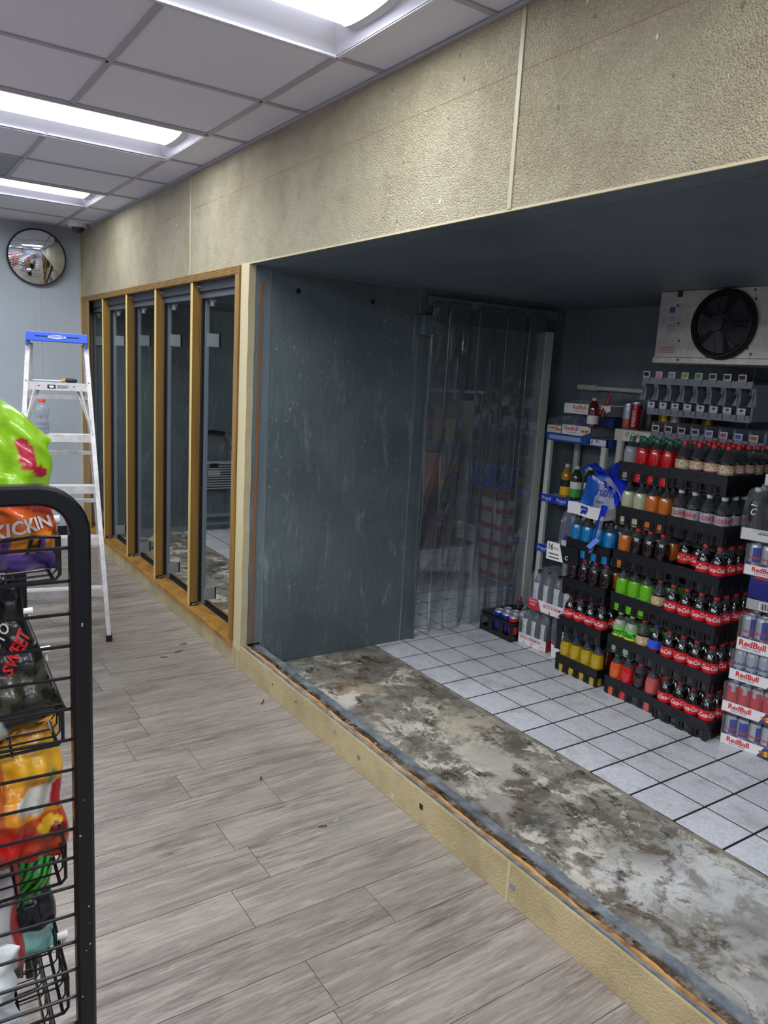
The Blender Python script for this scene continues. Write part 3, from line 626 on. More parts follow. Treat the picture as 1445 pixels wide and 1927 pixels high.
def art_teal(u, v):
    c_ = hexc('#cfd3d6')
    if .35 < v < .6 and .3 < u < .7: c_ = hexc('#5f97a6')
    if v < .3: c_ = hexc('#5b1f1e') if inell(u, v, .4, .18, .25, .12) else hexc('#c8ccd0')
    return c_
def art_red(u, v):
    c_ = hexc('#c9c6c4') if v > .45 else hexc('#9c3a22')
    if inell(u, v, .6, .4, .2, .15): c_ = hexc('#b5562e')
    return c_

# wire snack rack in the left foreground -------------------------------
RY = R(-2.7)
rk = empty('snack_rack', (-1.3445, 1.10, 0), RY, 'tall black wire snack rack at the left edge of the picture', 'rack')
def rb(b, name, mats, parent=None, **k): return b.build(name, mats, parent or rk, **k)
RW = .46; RL = .78; RT = 1.412; r = .0135; rad = .055
def sqtube(b, pts, w):
    pts = [Vector(p) for p in pts]; vs_ = []
    for i, p in enumerate(pts):
        d = (pts[min(i+1, len(pts)-1)]-pts[max(i-1, 0)]).normalized(); n1 = Vector((0, 1, 0)); n2 = d.cross(n1)
        c_ = w*.32
        for a, e in ((-1, -.7), (-.7, -1), (.7, -1), (1, -.7), (1, .7), (.7, 1), (-.7, 1), (-1, .7)): vs_.append(p+n1*a*w/2+n2*e*w/2)
    fs = [(i*8+k, i*8+(k+1) % 8, (i+1)*8+(k+1) % 8, (i+1)*8+k) for i in range(len(pts)-1) for k in range(8)]+[tuple(range(7, -1, -1)), tuple((len(pts)-1)*8+k for k in range(8))]
    b.add(vs_, fs)
for yy, nm in ((0, 'end_frame'), (RL, 'end_frame')):
    b = MB(); arc = [(-rad+rad*math.cos(a), yy, RT-rad+rad*math.sin(a)) for a in [i*math.pi/16 for i in range(9)]]
    arc2 = [(-RW+rad-rad*math.cos(a), yy, RT-rad+rad*math.sin(a)) for a in [i*math.pi/16 for i in range(8, -1, -1)]]
    sqtube(b, [(0, yy, .04), (0, yy, .7)]+arc+arc2+[(-RW, yy, .04)], .0272)
    o = rb(b, nm, [m_bwire])
    b = MB()
    for k in range(27): z = 1.335-.0478*k; b.tube([(-RW, yy+.002, z), (-.012, yy+.002, z)], .0026, 6)
    b.build('end_wires', [m_bwire], o)
    rnd = random.Random(9); b = MB()
    if yy == 0:
        for k in range(20): b.disc((rnd.uniform(-.009, .009), -.0140, rnd.uniform(.35, 1.3)), rnd.uniform(.0008, .0018), (0, -1, 0), 7)
        b.build('paint_chips', [M('chipped_paint', '#9a9a94', .7)], o)
TZ = [1.345, 1.092, .862, .632, .40]
BX = -.022
for ti, z in enumerate(TZ):
    b = MB(); xf = BX; xb = -RW+.03
    b.tube([(xf, .03, z), (xf, RL-.03, z)], .0028, 6); b.tube([(xf, .03, z-.03), (xf, RL-.03, z-.03)], .0022, 6); b.tube([(xf-.008, .03, z-.062), (xf-.008, RL-.03, z-.062)], .0028, 6)
    n = 26
    for k in range(n):
        y = .03+(RL-.06)*k/(n-1); q = 1.0
        b.tube([(xf, y, z), (xf, y, z-.055), (xf-.006, y, z-.062), (xf-.10, y, z-.066), (xb, y, z-.075), (xb, y, z+.06)], .0017 if k else .0028, 5)
    for x in (-.09, -.18, -.27, -.36): b.tube([(x, .03, z-.067), (x, RL-.03, z-.067)], .0022, 5)
    b.tube([(xf, .03, z), (xf-.035, .022, z+.004), (xf-.10, .022, z-.003)], .0024, 6)
    bk = rb(b, 'wire_basket', [m_bwire])
    for k in range({0: 1, 1: 2, 3: 1}.get(ti, 0)):
        y = (.12 if ti != 1 else .25)+.23*k; b = MB(); b.tube([(xf-.002, y, z+.007), (xf+.014, y, z+.007)], [.006, .007], 12); b.tube([(xf+.008, y, z-.012), (xf+.008, y, z+.004)], .003, 6); b.build('ticket_clip', [m_wcard], bk)
# the bags stand in the baskets, labels by look
rk_m = Matrix.Translation((-1.3445, 1.10, 0)) @ Matrix.Rotation(RY, 4, 'Z')
def put_bag(art, seed, w, h, d, x, y, z, rz, tilt, label, texts=(), roll=0, cr=.010, sag=0):
    me, P = bag('chip_bag', w, h, d, art, seed, [m_wcard, m_redp, M('gold_print', '#e0b030', .4), m_ink], sag, crumple=cr)
    o = bpy.data.objects.new('chip_bag', me); col.objects.link(o)
    o.matrix_world = rk_m @ Matrix.Translation((x, y, z)) @ Matrix.Rotation(rz, 4, 'Z') @ Matrix.Rotation(tilt, 4, 'X') @ Matrix.Rotation(roll, 4, 'Y')
    tag(o, label, 'chip bag')
    if texts:
        b = MB()
        for (tx, sz, cu_, cv, mi_, rot, kk) in texts: bagtext(b, P, tx, sz, cu_, cv, mi_, w, h, rot, **kk)
        b.build('lettering', [m_wcard, m_redp, M('gold_print', '#e0b030', .4), m_ink, M('green_print', '#2a8a2a', .4)], o, smooth=False)
    return o
put_bag(lambda u, v: art1(u, v*1.2), 1, .20, .30, .07, -.115, .065, TZ[0]-.058, R(8), R(-6), 'lime green and purple chip bag in the top basket of the rack', [('KICKIN', .028, .72, .235, 0, R(12), dict(bold=.03, shear=.1)), ('H', .032, .80, .13, 3, 0, dict(bold=.03))], sag=.5)
put_bag(art1, 5, .17, .25, .07, -.33, .10, TZ[0]-.064, R(5), R(-6), 'purple and green chip bag at the back of the top basket')
put_bag(art_black, 2, .19, .235, .06, -.100, .075, TZ[1]-.060, R(6), R(-16), 'black chip bag with silver and red lettering in the second basket', [('BOYO', .022, .72, .60, 0, R(42), dict(bold=.015)), ('SWEET', .024, .80, .50, 1, R(42), dict(bold=.03, shear=.2))], roll=R(-14))
put_bag(art_hot2, 8, .18, .23, .07, -.27, .10, TZ[1]-.064, R(5), R(-8), 'orange and brown chip bag at the back of the second basket')
put_bag(art_hot, 3, .17, .235, .07, -.088, .10, TZ[2]-.058, R(10), R(-8), 'yellow and orange bag with an onion picture in the third basket', [('HEAT', .016, .25, .74, 2, R(-6), dict(bold=.02)), ('HOT', .016, .30, .62, 2, R(-6), dict(bold=.02))], cr=.013)
put_bag(art_hot2, 4, .18, .24, .07, -.22, .055, TZ[2]-.070, R(-4), R(-6), 'dark red topped bag with onion picture, left of the yellow bag', [('HOT', .03, .3, .83, 0, R(-20), dict(bold=.02))], cr=.013)
put_bag(art_white, 6, .19, .25, .07, -.165, .13, TZ[3]-.068, R(6), R(-6), 'white chip bag with a green pepper picture in the lower basket')
put_bag(art_green, 7, .17, .22, .06, -.095, .19, TZ[3]-.068, R(10), R(-6), 'black chip bag with bright green stripes in the lower basket', [('FLAVOR', .012, .4, .16, 0, R(25), {})])
put_bag(art_teal, 9, .16, .13, .06, -.17, .05, TZ[3]-.068, R(-3), R(-10), 'pale grey bag with teal patch, standing before the green pepper bag')
put_bag(art_red, 10, .17, .14, .06, -.27, .05, TZ[3]-.068, R(-3), R(-4), 'white and rust red bag at the bottom left of the rack')

# folding step stool inside the second cooler
st = empty('step_stool', (1.14, 6.90, 0), 0, 'folded grey step stool with slotted tread leaning at the back wall', 'step stool')
b = MB(); W = .20; b.tube([(-W, 0, .02), (-W, .03, .80), (-W+.03, .035, .90), (-W+.10, .04, .945), (0, .04, .955), (W-.10, .04, .945), (W-.03, .035, .90), (W, .03, .80), (W, 0, .02)], .011, 8); b.build('frame', [m_steel], st)
b = MB(); b.tube([(-W+.085, .04, .938), (-.0, .04, .955), (W-.085, .04, .938)], .018, 10); b.tube([(W, .028, .78), (W, .029, .83)], .018, 8); b.build('grip', [m_black], st)
b = MB(); x0, x1 = -W+.005, W-.005; b.box(x0, x1, -.008, .0, .41, .67, 1)
for k in range(11):
    z = .415+.0235*k
    if k in (6, 7): b.box(x0, -.06, -.014, -.008, z, z+.012, 0); b.box(.06, x1, -.014, -.008, z, z+.012, 0)
    elif k in (9, 10): b.box(x0, -.045, -.014, -.008, z, z+.012, 0); b.box(.045, x1, -.014, -.008, z, z+.012, 0)
    else: b.box(x0, x1, -.014, -.008, z, z+.012, 0)
b.box(-.06, .06, -.015, -.008, .548, .595, 0); b.box(x0, x0+.012, -.015, 0, .41, .68, 0); b.box(x1-.012, x1, -.015, 0, .41, .68, 0); b.box(x0, x1, -.015, 0, .66, .68, 0)
b.build('tread', [M('grey_plastic', '#8d949b', .5), m_black], st, smooth=False)
b = MB(); b.box(-W, W, -.02, .01, .145, .175, 0); b.box(-W, W, -.015, .01, .07, .085, 0); b.build('lower_step', [m_steel], st, smooth=False)
for x in (-W, W): b = MB(); b.tube([(x, 0, 0), (x, 0, .03)], .014, 8); b.build('foot', [m_black], st)

# scraps on the plank floor
rnd = random.Random(4)
for (x, y, L, a, lab) in [(-.369, 2.535, .022, 1.0, 'curled black plastic scrap near a plank end on the grey floor'), (-.313, 2.135, .03, -.3, 'black plastic scrap beside the clear piece of wrap'), (-.065, 3.172, .05, .9, 'straight black strip scrap nearest the middle of the cream curb'),
    (-.30, 3.93, .04, -.4, 'short black strip scrap left of the longer strips by the door frame'), (-.20, 3.98, .06, .5, 'thin black strip scrap between two other strips by the door frame'), (-.14, 4.08, .045, .1, 'black strip scrap closest to the gold door sill')]:
    b = MB(); b.tube([(x-L/2*math.cos(a), y-L/2*math.sin(a), .003), (x+.003, y-.003, .006), (x+L/2*math.cos(a), y+L/2*math.sin(a), .004)], .0022, 6); b.build('plastic_scrap', [m_black], label=lab, cat='scrap')
b = MB(); b.grid(lambda u, v: (-.275+.05*u, 2.135+.035*v, .004+.006*math.sin(9*u+3)*math.sin(7*v)), 10, 8); b.build('plastic_wrap', [m_film], label='small crumpled piece of clear wrap on the grey plank floor', cat='wrap')

# the rest of the shop, seen only in the round mirror
PK = ['#b5312b', '#d8a02c', '#3b6fc2', '#5a9a3c', '#d9d4cc', '#7a3b8c', '#e0702a', '#1f4fb0', '#c0242c']
pkm = [M('pack%d' % k, q, .4) for k, q in enumerate(PK)]
for gi, (gx, gy, L, lab) in enumerate([(-2.25, 4.1, 2.2, 'nearest aisle shelving of snacks left of the picture'), (-3.9, 4.0, 3.6, 'second aisle shelving of groceries left of the picture'), (-2.6, .6, 2.2, 'aisle shelving of snacks beside the camera'), (-5.4, 3.6, 3.6, 'third aisle shelving of groceries left of the picture'), (-1.9, -2.2, 1.3, 'shelving of groceries behind the camera')]):
    g = empty('gondola_shelf', (gx, gy, 0), 0, lab, 'shelving'); b = MB(); b.box(-.03, .03, -L/2, L/2, 0, 1.4)
    for z in (.15, .5, .85, 1.15): b.box(-.35, .35, -L/2, L/2, z-.03, z)
    b.build('shelves', [m_white], g, smooth=False)
    rnd = random.Random(gi); b = MB()
    for z in (.15, .5, .85, 1.15):
        for sx in (-1, 1):
            y = -L/2+.02
            while y < L/2-.15:
                w = rnd.uniform(.06, .17); h = rnd.uniform(.15, .28); b.box(min(sx*.08, sx*.33), max(sx*.08, sx*.33), y, y+w-.01, z, z+h, rnd.randrange(9)); y += w
    o = b.build('packaged_snacks', pkm, g, smooth=False); o['kind'] = 'stuff'
tb = empty('waste_bin', (-1.25, 5.5, 0), 0, 'black waste bin with ribbed lid in the unseen part of the shop', 'bin')
b = MB(); b.lathe([(.18, 0), (.22, .62), (.235, .64), (.235, .66)], 24, 0); b.build('bin_body', [m_bplas], tb); b = MB(); b.lathe([(.23, .66), (.19, .76), (.06, .80)], 20, 0); b.build('lid', [m_silver], tb)
ck = empty('counter', (-1.35, 3.9, 0), 0, 'low black counter with green and blue boxes left of the picture', 'counter')
b = MB(); b.box(-.2, .2, -.7, .6, 0, .8, 0); b.build('cabinet', [m_bplas], ck, smooth=False)
for k in range(9):
    b = MB(); y = -.66+.14*k; b.box(-.16, .16, y, y+.12, .8, .9+.08*((k*5) % 3), 0); o = b.build('snack_box', [M('sb%d' % k, ['#2aa83c', '#2060c0', '#d8d4d0', '#b82a30', '#2060c0', '#1a9ad0', '#e8e4da', '#2aa83c', '#c8a020'][k], .4)], smooth=False); o.location = (-1.35, 3.9, 0)
    tag(o, '%s small snack box on the black counter, place %s from the near end' % (['bright green', 'blue', 'pale', 'red', 'blue', 'sky blue', 'cream', 'green', 'ochre'][k], ['one', 'two', 'three', 'four', 'five', 'six', 'seven', 'eight', 'nine'][k]), 'box')

# ---------------------------------------------------------------- cooler: evaporator
ev = empty('evaporator_unit', (1.775, 2.56, 1.73), 0, 'silver ceiling-hung evaporator unit with a black fan grille', 'cooling unit')
def eb(b, name, mats, parent=None, **k): o = b.build(name, mats, parent or ev, **k); return o
t = NT('dirty_aluminium'); n1 = t.noise(7, 6, .7); n2 = t.noise(50, 4, .7); m_evap = t.pr(t.mix(t.ramp(n2, [(.45, 0.0), (.7, .4)]), t.ramp(n1, [(.3, '#a3a39e'), (.65, '#c8c8c2')]), '#85857f'), .4, .5)
b = MB(); b.box(0, .004, -1.9, 0, .024, .344, 0); b.box(.004, .42, -1.9, -.0, .03, .344, 0); b.box(-.004, .40, -1.9, .006, -.004, .024, 0)
o = eb(b, 'casing', [m_evap], smooth=False); bevel(o, .003)
b = MB()
for (y, z) in [(-.105, .275), (-.12, .19), (-.135, .105), (-.145, .012), (-.28, .05), (-.30, .03), (-.50, .33), (-.51, .29), (-.50, .07), (-.52, .045)]: b.disc((-.002 if z > .02 else -.0055, y, z), .006, (-1, 0, 0), 10)
b.box(-.004, .0, -.125, -.098, .315, .344, 0); eb(b, 'screws', [M('dark_screw', '#3a3632', .5, .5)], smooth=False)
SM = [M('sticker', '#aeb0b2', .5), M('sticker_print', '#5d5f64', .6), M('sticker_violet', '#474e7c', .5), M('red_notice', '#b0595c', .6)]
b = MB(); b.box(-.0015, 0, -.10, -.055, .235, .275, 0); b.box(-.002, -.001, -.094, -.062, .241, .268, 2); eb(b, 'sticker', SM, smooth=False)
b = MB(); b.box(-.0015, 0, -.115, -.045, .195, .228, 0)
for k in range(4): b.box(-.0022, -.0014, -.105, -.06, .202+.006*k, .2035+.006*k, 1)
eb(b, 'sticker', SM, smooth=False)
b = MB(); b.box(-.0015, 0, -.115, -.035, .14, .19, 0)
for k in range(5): b.box(-.0022, -.0014, -.108, -.055-.005*(k % 2), .147+.008*k, .149+.008*k, 1)
eb(b, 'sticker', SM, smooth=False)
b = MB(); b.box(-.0012, 0, -.118, -.012, .04, .09, 0)
for k in range(4): b.box(-.0022, -.0011, -.112+.006*(k % 2), -.022-.008*(k % 2), .046+.009*k, .049+.009*k, 3)
eb(b, 'sticker', SM, smooth=False)
for fi, fy in enumerate((-.37, -1.0)):
    fz = .178; RR = .158
    b = MB(); N = 40
    def ringpts(r_, x): return [(x, fy+r_*math.cos(2*math.pi*k/N), fz+r_*math.sin(2*math.pi*k/N)) for k in range(N)]
    prof = [(RR+.006, 0), (RR+.004, -.02), (RR-.004, -.036), (RR-.016, -.040), (RR-.02, -.02), (RR-.02, .03)]
    vs_ = [q for r_, x in prof for q in ringpts(r_, x)]; b.add(vs_, [(i*N+k, i*N+(k+1) % N, (i+1)*N+(k+1) % N, (i+1)*N+k) for i in range(len(prof)-1) for k in range(N)])
    sh = eb(b, 'fan_shroud', [m_bplas])
    b = MB()
    def gx(r_): return -.040-.030*(1-(r_/RR)**2)
    for k in range(11): r_ = .035+.0112*k; b.tube(ringpts(r_, gx(r_)), .0016, 5, closed=True)
    for k in range(8):
        a = k*math.pi/4+.0; b.tube([(gx(r_)-.001, fy+r_*math.cos(a), fz+r_*math.sin(a)) for r_ in (.03, .07, .11, .148)], .0018, 5)
    b.disc((gx(0)-.002, fy, fz), .036, (-1, 0, 0), 24); b.build('fan_guard', [m_bwire], sh)
    b = MB(); b.disc((-.0055, fy, fz), .150, (-1, 0, 0), 32, 0)  # dark disc over the casing paints the shade inside the fan opening
    b.tube([(-.006, fy, fz), (-.03, fy, fz)], .045, 20, 1)
    for k in range(5):
        a = 2*math.pi*k/5; b.grid(lambda u, v: (-.018-.016*(v-.5), fy+(.04+.09*u)*math.cos(a+(v-.5)*.9), fz+(.04+.09*u)*math.sin(a+(v-.5)*.9)), 4, 4, 2)
    b.build('fan_rotor', [M('fan_cavity', '#1a1d22', .8), M('fan_motor', '#585d63', .35, .5), M('fan_blade', '#4c5157', .4, .5)], sh)
# pvc pipe
b = MB(); b.tube([(2.315, 3.53, 1.578), (2.315, 3.50, 1.578), (2.315, 3.42, 1.577)], .019, 14); b.tube([(2.315, 3.42, 1.577), (2.315, 3.38, 1.577)], .022, 14); b.tube([(2.315, 3.38, 1.577), (2.315, 1.6, 1.560)], .0145, 14)
tag(b.build('drain_pipe', [M('pvc', '#bdbdb4', .45)]), 'white plastic drain pipe along the dark back wall', 'pipe')

# ---------------------------------------------------------------- strip curtain in the doorway
dj = MB(); dj.box(1.975, 2.04, 3.53, 3.6, 0, 1.905, 0); dj.box(1.13, 2.045, 3.585, 3.6, 1.895, 1.903, 1); dj.box(1.115, 1.135, 3.585, 3.69, 0, 1.90, 1)
dj.build('trim_5', [M('pale_door_trim', '#b5b7b0', .5), m_galv], smooth=False, **S)
cu = empty('strip_curtain', (1.57, 3.56, 0), 0, 'clear plastic strip curtain hanging in the cooler doorway', 'curtain')
b = MB(); b.box(-.49, .52, .0, .03, 1.985, 2.035, 0)
for k in range(9): b.box(-.45+.11*k, -.41+.11*k, -.006, 0, 2.0, 2.015, 1)
b.build('hanging_rail', [m_galvd, m_galv], cu, smooth=False)
SX = [-.40, -.29, -.18, -.07, .04, .15, .255, .335]
for k, x in enumerate(SX):
    rnd = random.Random(20+k); w = .15; bot = .045+rnd.uniform(-.01, .012); ph = rnd.uniform(0, 6); yo = -.012*(k % 2)
    def fn(u, v, x=x, w=w, bot=bot, ph=ph, yo=yo, k=k):
        z = 2.0-(2.0-bot)*v; cur = .018*math.sin(math.pi*u)*(.4+.6*math.sin(3*v+ph))
        amp = .026 if k < 4 else .007
        rip = amp*math.sin(6*v+ph+2*u)*v+(.014*math.sin(17*v+4*u+ph) if k < 3 else .004*math.sin(13*v+3*u+ph))*v
        return (x-.075+w*u*(1-.12*abs(math.sin(4*v+ph))*(k < 4)*v)+.02*math.sin(2.2*v+ph)*v*(k < 5), yo+cur-rip-.012, z)
    b = MB(); b.grid(fn, 10, 70); o = b.build('strip', [m_strip], cu); o.modifiers.new('thick', 'SOLIDIFY').thickness = .0015
# switch box and twisted wire by the curtain
sb = empty('junction_box', (1.08, 3.592, 1.875), 0, 'grey electrical box on the partition beside the strip curtain', 'electrical box')
b = MB(); b.box(-.045, .045, -.045, 0, -.055, .055); b.box(-.085, -.045, -.01, 0, -.055, .055); bevel(b.build('box', [m_galv], sb, smooth=False), .004)
b = MB(); b.tube([(.045, -.02, -.03), (.09, -.03, -.045), (.12, -.03, .0), (.135, -.03, .02)], .004, 6, 0); b.tube([(.12, -.03, .0), (.15, -.035, -.01), (.13, -.03, .035), (.145, -.04, .05)], .006, 6, 1); b.tube([(.12, -.03, .05), (.14, -.03, .01), (.12, -.035, -.03)], .006, 6, 1); b.build('wiring', [m_steel, M('twine', '#8a7a66', .8)], sb)

# things in the room behind the curtain
def carton(x0, x1, y0, y1, z0, z1, c_, label, stripe=None, grp=None, cat='carton'):
    b = MB(); b.box(x0, x1, y0, y1, z0, z1, 0)
    if stripe: b.box(x0-.001, x1+.001, y0-.001, y1+.001, z0+(z1-z0)*.15, z0+(z1-z0)*.45, 1); b.box(x0+.02, x0+.1, y0-.002, y0, z0+(z1-z0)*.55, z0+(z1-z0)*.9, 2)
    nm = 'm'+c_; o = b.build('carton', [M(nm, c_, .5), M('s'+(stripe or c_), stripe or c_, .5), m_wcard], smooth=False, label=label, cat=cat); bevel(o, .004)
    if grp: o['group'] = grp
    return o
for k in range(5):
    z = .02+.135*k; carton(2.50-.02*k, 2.72-.02*k, 4.25, 4.6, z, z+.13, '#b7b3b0', ['lowest', 'second lowest', 'middle', 'second highest', 'topmost'][k]+' pale red-striped carton in the stack behind the curtain', '#a8403c', 'cartons stacked behind the curtain')
carton(2.36, 2.66, 4.25, 4.6, .70, .78, '#8a4a34', 'flat rust coloured carton on the stack behind the curtain')
carton(2.30, 2.58, 4.25, 4.6, .785, .93, '#20409c', 'blue wrapped pack on the carton stack behind the curtain', cat='pack')
sr = empty('storage_rack', (2.0, 4.75, 0), 0, 'dark wire storage rack behind the strip curtain', 'rack')
b = MB()
for x in (-.45, .42):
    for y in (-.2, .2): b.tube([(x, y, 0), (x, y, 1.75)], .012, 8)
b.build('posts', [m_steel], sr); 
for z in (.3, .72, 1.12, 1.5): b = MB(); b.box(-.45, .42, -.2, .2, z-.02, z, 0); b.build('shelf', [m_steel], sr, smooth=False)
for (x, z, w, h, c_, lab) in [(1.58, 1.12, .16, .24, '#5a2a5e', 'purple carton on the rack behind the curtain'), (1.76, 1.12, .14, .2, '#2a4a7c', 'blue carton on the rack behind the curtain'), (1.94, 1.12, .22, .16, '#8a7a5c', 'tan carton on the rack behind the curtain'), (1.60, .72, .18, .26, '#6a2a26', 'dark red carton on the rack behind the curtain'), (1.82, .72, .26, .3, '#b5642c', 'large orange carton on the rack behind the curtain'), (2.12, .72, .2, .18, '#7c4a34', 'brown carton on the rack behind the curtain'), (1.6, .3, .3, .3, '#24262c', 'black carton low on the rack behind the curtain'), (1.95, .3, .3, .3, '#7a3a26', 'rust red carton low on the rack behind the curtain'), (2.2, 1.12, .16, .3, '#8c8574', 'beige carton high on the rack behind the curtain'), (1.6, 1.5, .3, .22, '#1f3f8c', 'deep blue carton on top of the rack behind the curtain')]:
    carton(x, x+w, 4.58, 4.9, z, z+h, c_, lab, None, 'cartons on the rack behind the curtain')

# ---------------------------------------------------------------- drinks
def bottle_meshes(kind, liquid, capc, labc=None, text=None, tcol=None, lab2=None):
    n = 20
    if kind == 'cola':      # contour shoulder, label at the middle
        lp = [(.026, .0), (.033, .004), (.0345, .03), (.0325, .06), (.0345, .082), (.0352, .092), (.0352, .143), (.0345, .147), (.0325, .156), (.0285, .168), (.0235, .179)]
        np_ = [(.0235, .179), (.0175, .191), (.0135, .200), (.0125, .206), (.0125, .212)]
        lz = (.094, .143); lr = .0357
    elif kind == 'half':    # same bottle, liquid low, tall clear neck
        lp = [(.026, .0), (.033, .004), (.0345, .03), (.0325, .06), (.0345, .082), (.0352, .092), (.0352, .143), (.0345, .148)]
        np_ = [(.0345, .148), (.0325, .156), (.0285, .165), (.0235, .178), (.0175, .190), (.0135, .200), (.0125, .206), (.0125, .212)]
        lz = (.094, .140); lr = .0357
    else:                   # squat shouldered juice bottle, label low
        lp = [(.028, .0), (.035, .004), (.0358, .02), (.0345, .024), (.0345, .09), (.0358, .095), (.0358, .130), (.0353, .146), (.0333, .160), (.0295, .173)]
        np_ = [(.0295, .173), (.0235, .186), (.0165, .197), (.0138, .203), (.0135, .212)]
        lz = (.046, .094); lr = .0352
    b = MB(); b.lathe(lp, n, 0, close=True); b.lathe(np_, n, 1, close=False)
    body = b.mesh('body', [liquid, m_neck])
    b = MB(); cr = .0145 if kind != 'juice' else .0155
    b.lathe([(cr*.95, .207), (cr, .208), (cr, .222), (cr*.9, .2245)], n, 0, squash=lambda t_, z: 1+.015*math.cos(t_*n/2*2)); cap = b.mesh('cap', [capc])
    b = MB(); labm = [labc or m_wcard, tcol or m_wcard, lab2 or m_ink]
    if labc:
        zm = (lz[0]+lz[1])/2; H = lz[1]-lz[0]
        b.lathe([(lr, lz[0]), (lr, lz[0]+H*.18), (lr, lz[1]-H*.06), (lr, lz[1])], n, 0, close=False, mf=(lambda t_, z: 2 if z < lz[0]+H*.18 else 0) if lab2 else None)
        if text:
            f = lambda a0: (lambda u, v: ((lr+.0006)*math.cos(a0+u/lr), (lr+.0006)*math.sin(a0+u/lr), zm+H*.04+v))
            ts = (H*.62, .62) if len(text) > 6 else (H*.85, .8)
            for aa in (math.pi, 0): b.text(text, ts[0], f(aa), 1, shear=.35 if text[0] in 'CS' else 0, bold=.02, sx=ts[1])
            for a0 in (math.pi/2, 3*math.pi/2):   # small print and code block between the two logos
                for q in range(4): zz = zm+H*(.25-.15*q); b.add([f(a0)(u, v) for u, v in ((-.010, zz-zm), (.006, zz-zm), (.006, zz-zm+.0012), (-.010, zz-zm+.0012))], [(0, 1, 2, 3)], 1)
                b.add([f(a0)(u, v) for u, v in ((.008, -.012), (.014, -.012), (.014, .0), (.008, .0))], [(0, 1, 2, 3)], 1)
    lab = b.mesh('label', labm) if labc else None
    return body, cap, lab
def liq(name, c_, rough=.06): return M(name, c_, rough, 0, Specular_IOR_Level=.7, Coat_Weight=.4, Coat_Roughness=.05)
m_neck = clear('bottle_neck', '#6d7278', .2, .04, '#b5bac0')
capR, capW, capG, capB, capK, capLG = M('red_cap', '#b8161e', .4), M('white_cap', '#b9bcc0', .4), M('green_cap', '#11704c', .4), M('blue_cap', '#1840c0', .4), M('black_cap', '#16181c', .4), M('lime_cap', '#7cc92c', .4)
cola = liq('cola', '#0b0709')
K = {
 'cola': ('red-label cola', bottle_meshes('cola', cola, capR, M('red_label', '#cb1420', .35), 'Coca-Cola', m_wcard)),
 'gold': ('gold-label cola', bottle_meshes('half', cola, capR, M('gold_label', '#b39b6c', .4), 'Coca', m_wcard)),
 'plum': ('tan-and-plum-label cola', bottle_meshes('half', cola, capR, M('tan_label', '#c09a78', .4), 'Coca', m_wcard, M('plum_label', '#6d1446', .4))),
 'diet': ('silver-label diet cola', bottle_meshes('half', cola, capW, M('silver_label', '#a9adb5', .3, .3), 'coke', m_redp)),
 'pepsi': ('blue-label cola', bottle_meshes('cola', cola, capB, M('blue_label', '#1c4fd0', .35), None, None, M('red_foot', '#a81c3c', .4))),
 'starry': ('lime-label soda', bottle_meshes('cola', clear('lemon_soda', '#b9c9b4', .45, .06, '#dfe9dc'), capLG, M('lime_label', '#5bc63a', .35), 'Starry', m_ink, M('yellow_foot', '#e6d61e', .4))),
 'yellow': ('yellow drink', bottle_meshes('juice', liq('yellow_drink', '#a88f08'), capB, M('yl', '#d9c23a', .4))),
 'dkred': ('dark red drink', bottle_meshes('juice', liq('dark_red_drink', '#4c0a12'), capG, M('dr', '#7a1420', .4))),
 'orange': ('orange drink', bottle_meshes('juice', liq('orange_drink', '#c4501a'), capG, M('ol', '#d86a2c', .4))),
 'orange2': ('amber orange drink', bottle_meshes('juice', liq('amber_drink', '#b5621a'), capK, M('al', '#7fb9b4', .4))),
 'red': ('bright red drink', bottle_meshes('juice', liq('red_drink', '#b80f18'), capG, M('rl', '#e0503c', .4), None)),
 'pink': ('pink drink', bottle_meshes('juice', liq('pink_drink', '#ad4a4a'), capK, M('pl', '#d9a09a', .4))),
 'green': ('bright green drink', bottle_meshes('juice', liq('green_drink', '#5da814'), capK, M('gl', '#9fd8c4', .4))),
 'dark': ('dark cherry drink', bottle_meshes('juice', liq('dark_drink', '#150c12'), capR, M('dl', '#a01c38', .4))),
 'blue': ('blue drink', bottle_meshes('juice', liq('blue_drink', '#0b6fa8'), capK, M('bl', '#7db4cc', .4))),
 'pale': ('pale lemonade', bottle_meshes('juice', liq('pale_drink', '#a5ab8a'), capK, M('pal', '#2b8fd0', .4))),
 'clear': ('clear drink', bottle_meshes('juice', clear('clear_drink', '#a9adb5', .6, .06, '#d6d9df'), capG, M('cl', '#d0cc6a', .4))),
}
ORD = ['leftmost', 'second', 'third', 'rightmost']
def bottle(kind, x, y, z, rz, label, group):
    b_, c_, l_ = K[kind][1]
    e_ = empty('drink_bottle', (x, y, z), rz, label, 'bottle', group)
    obj('body', b_, e_); obj('cap', c_, e_)
    if l_: obj('label', l_, e_)
    return e_
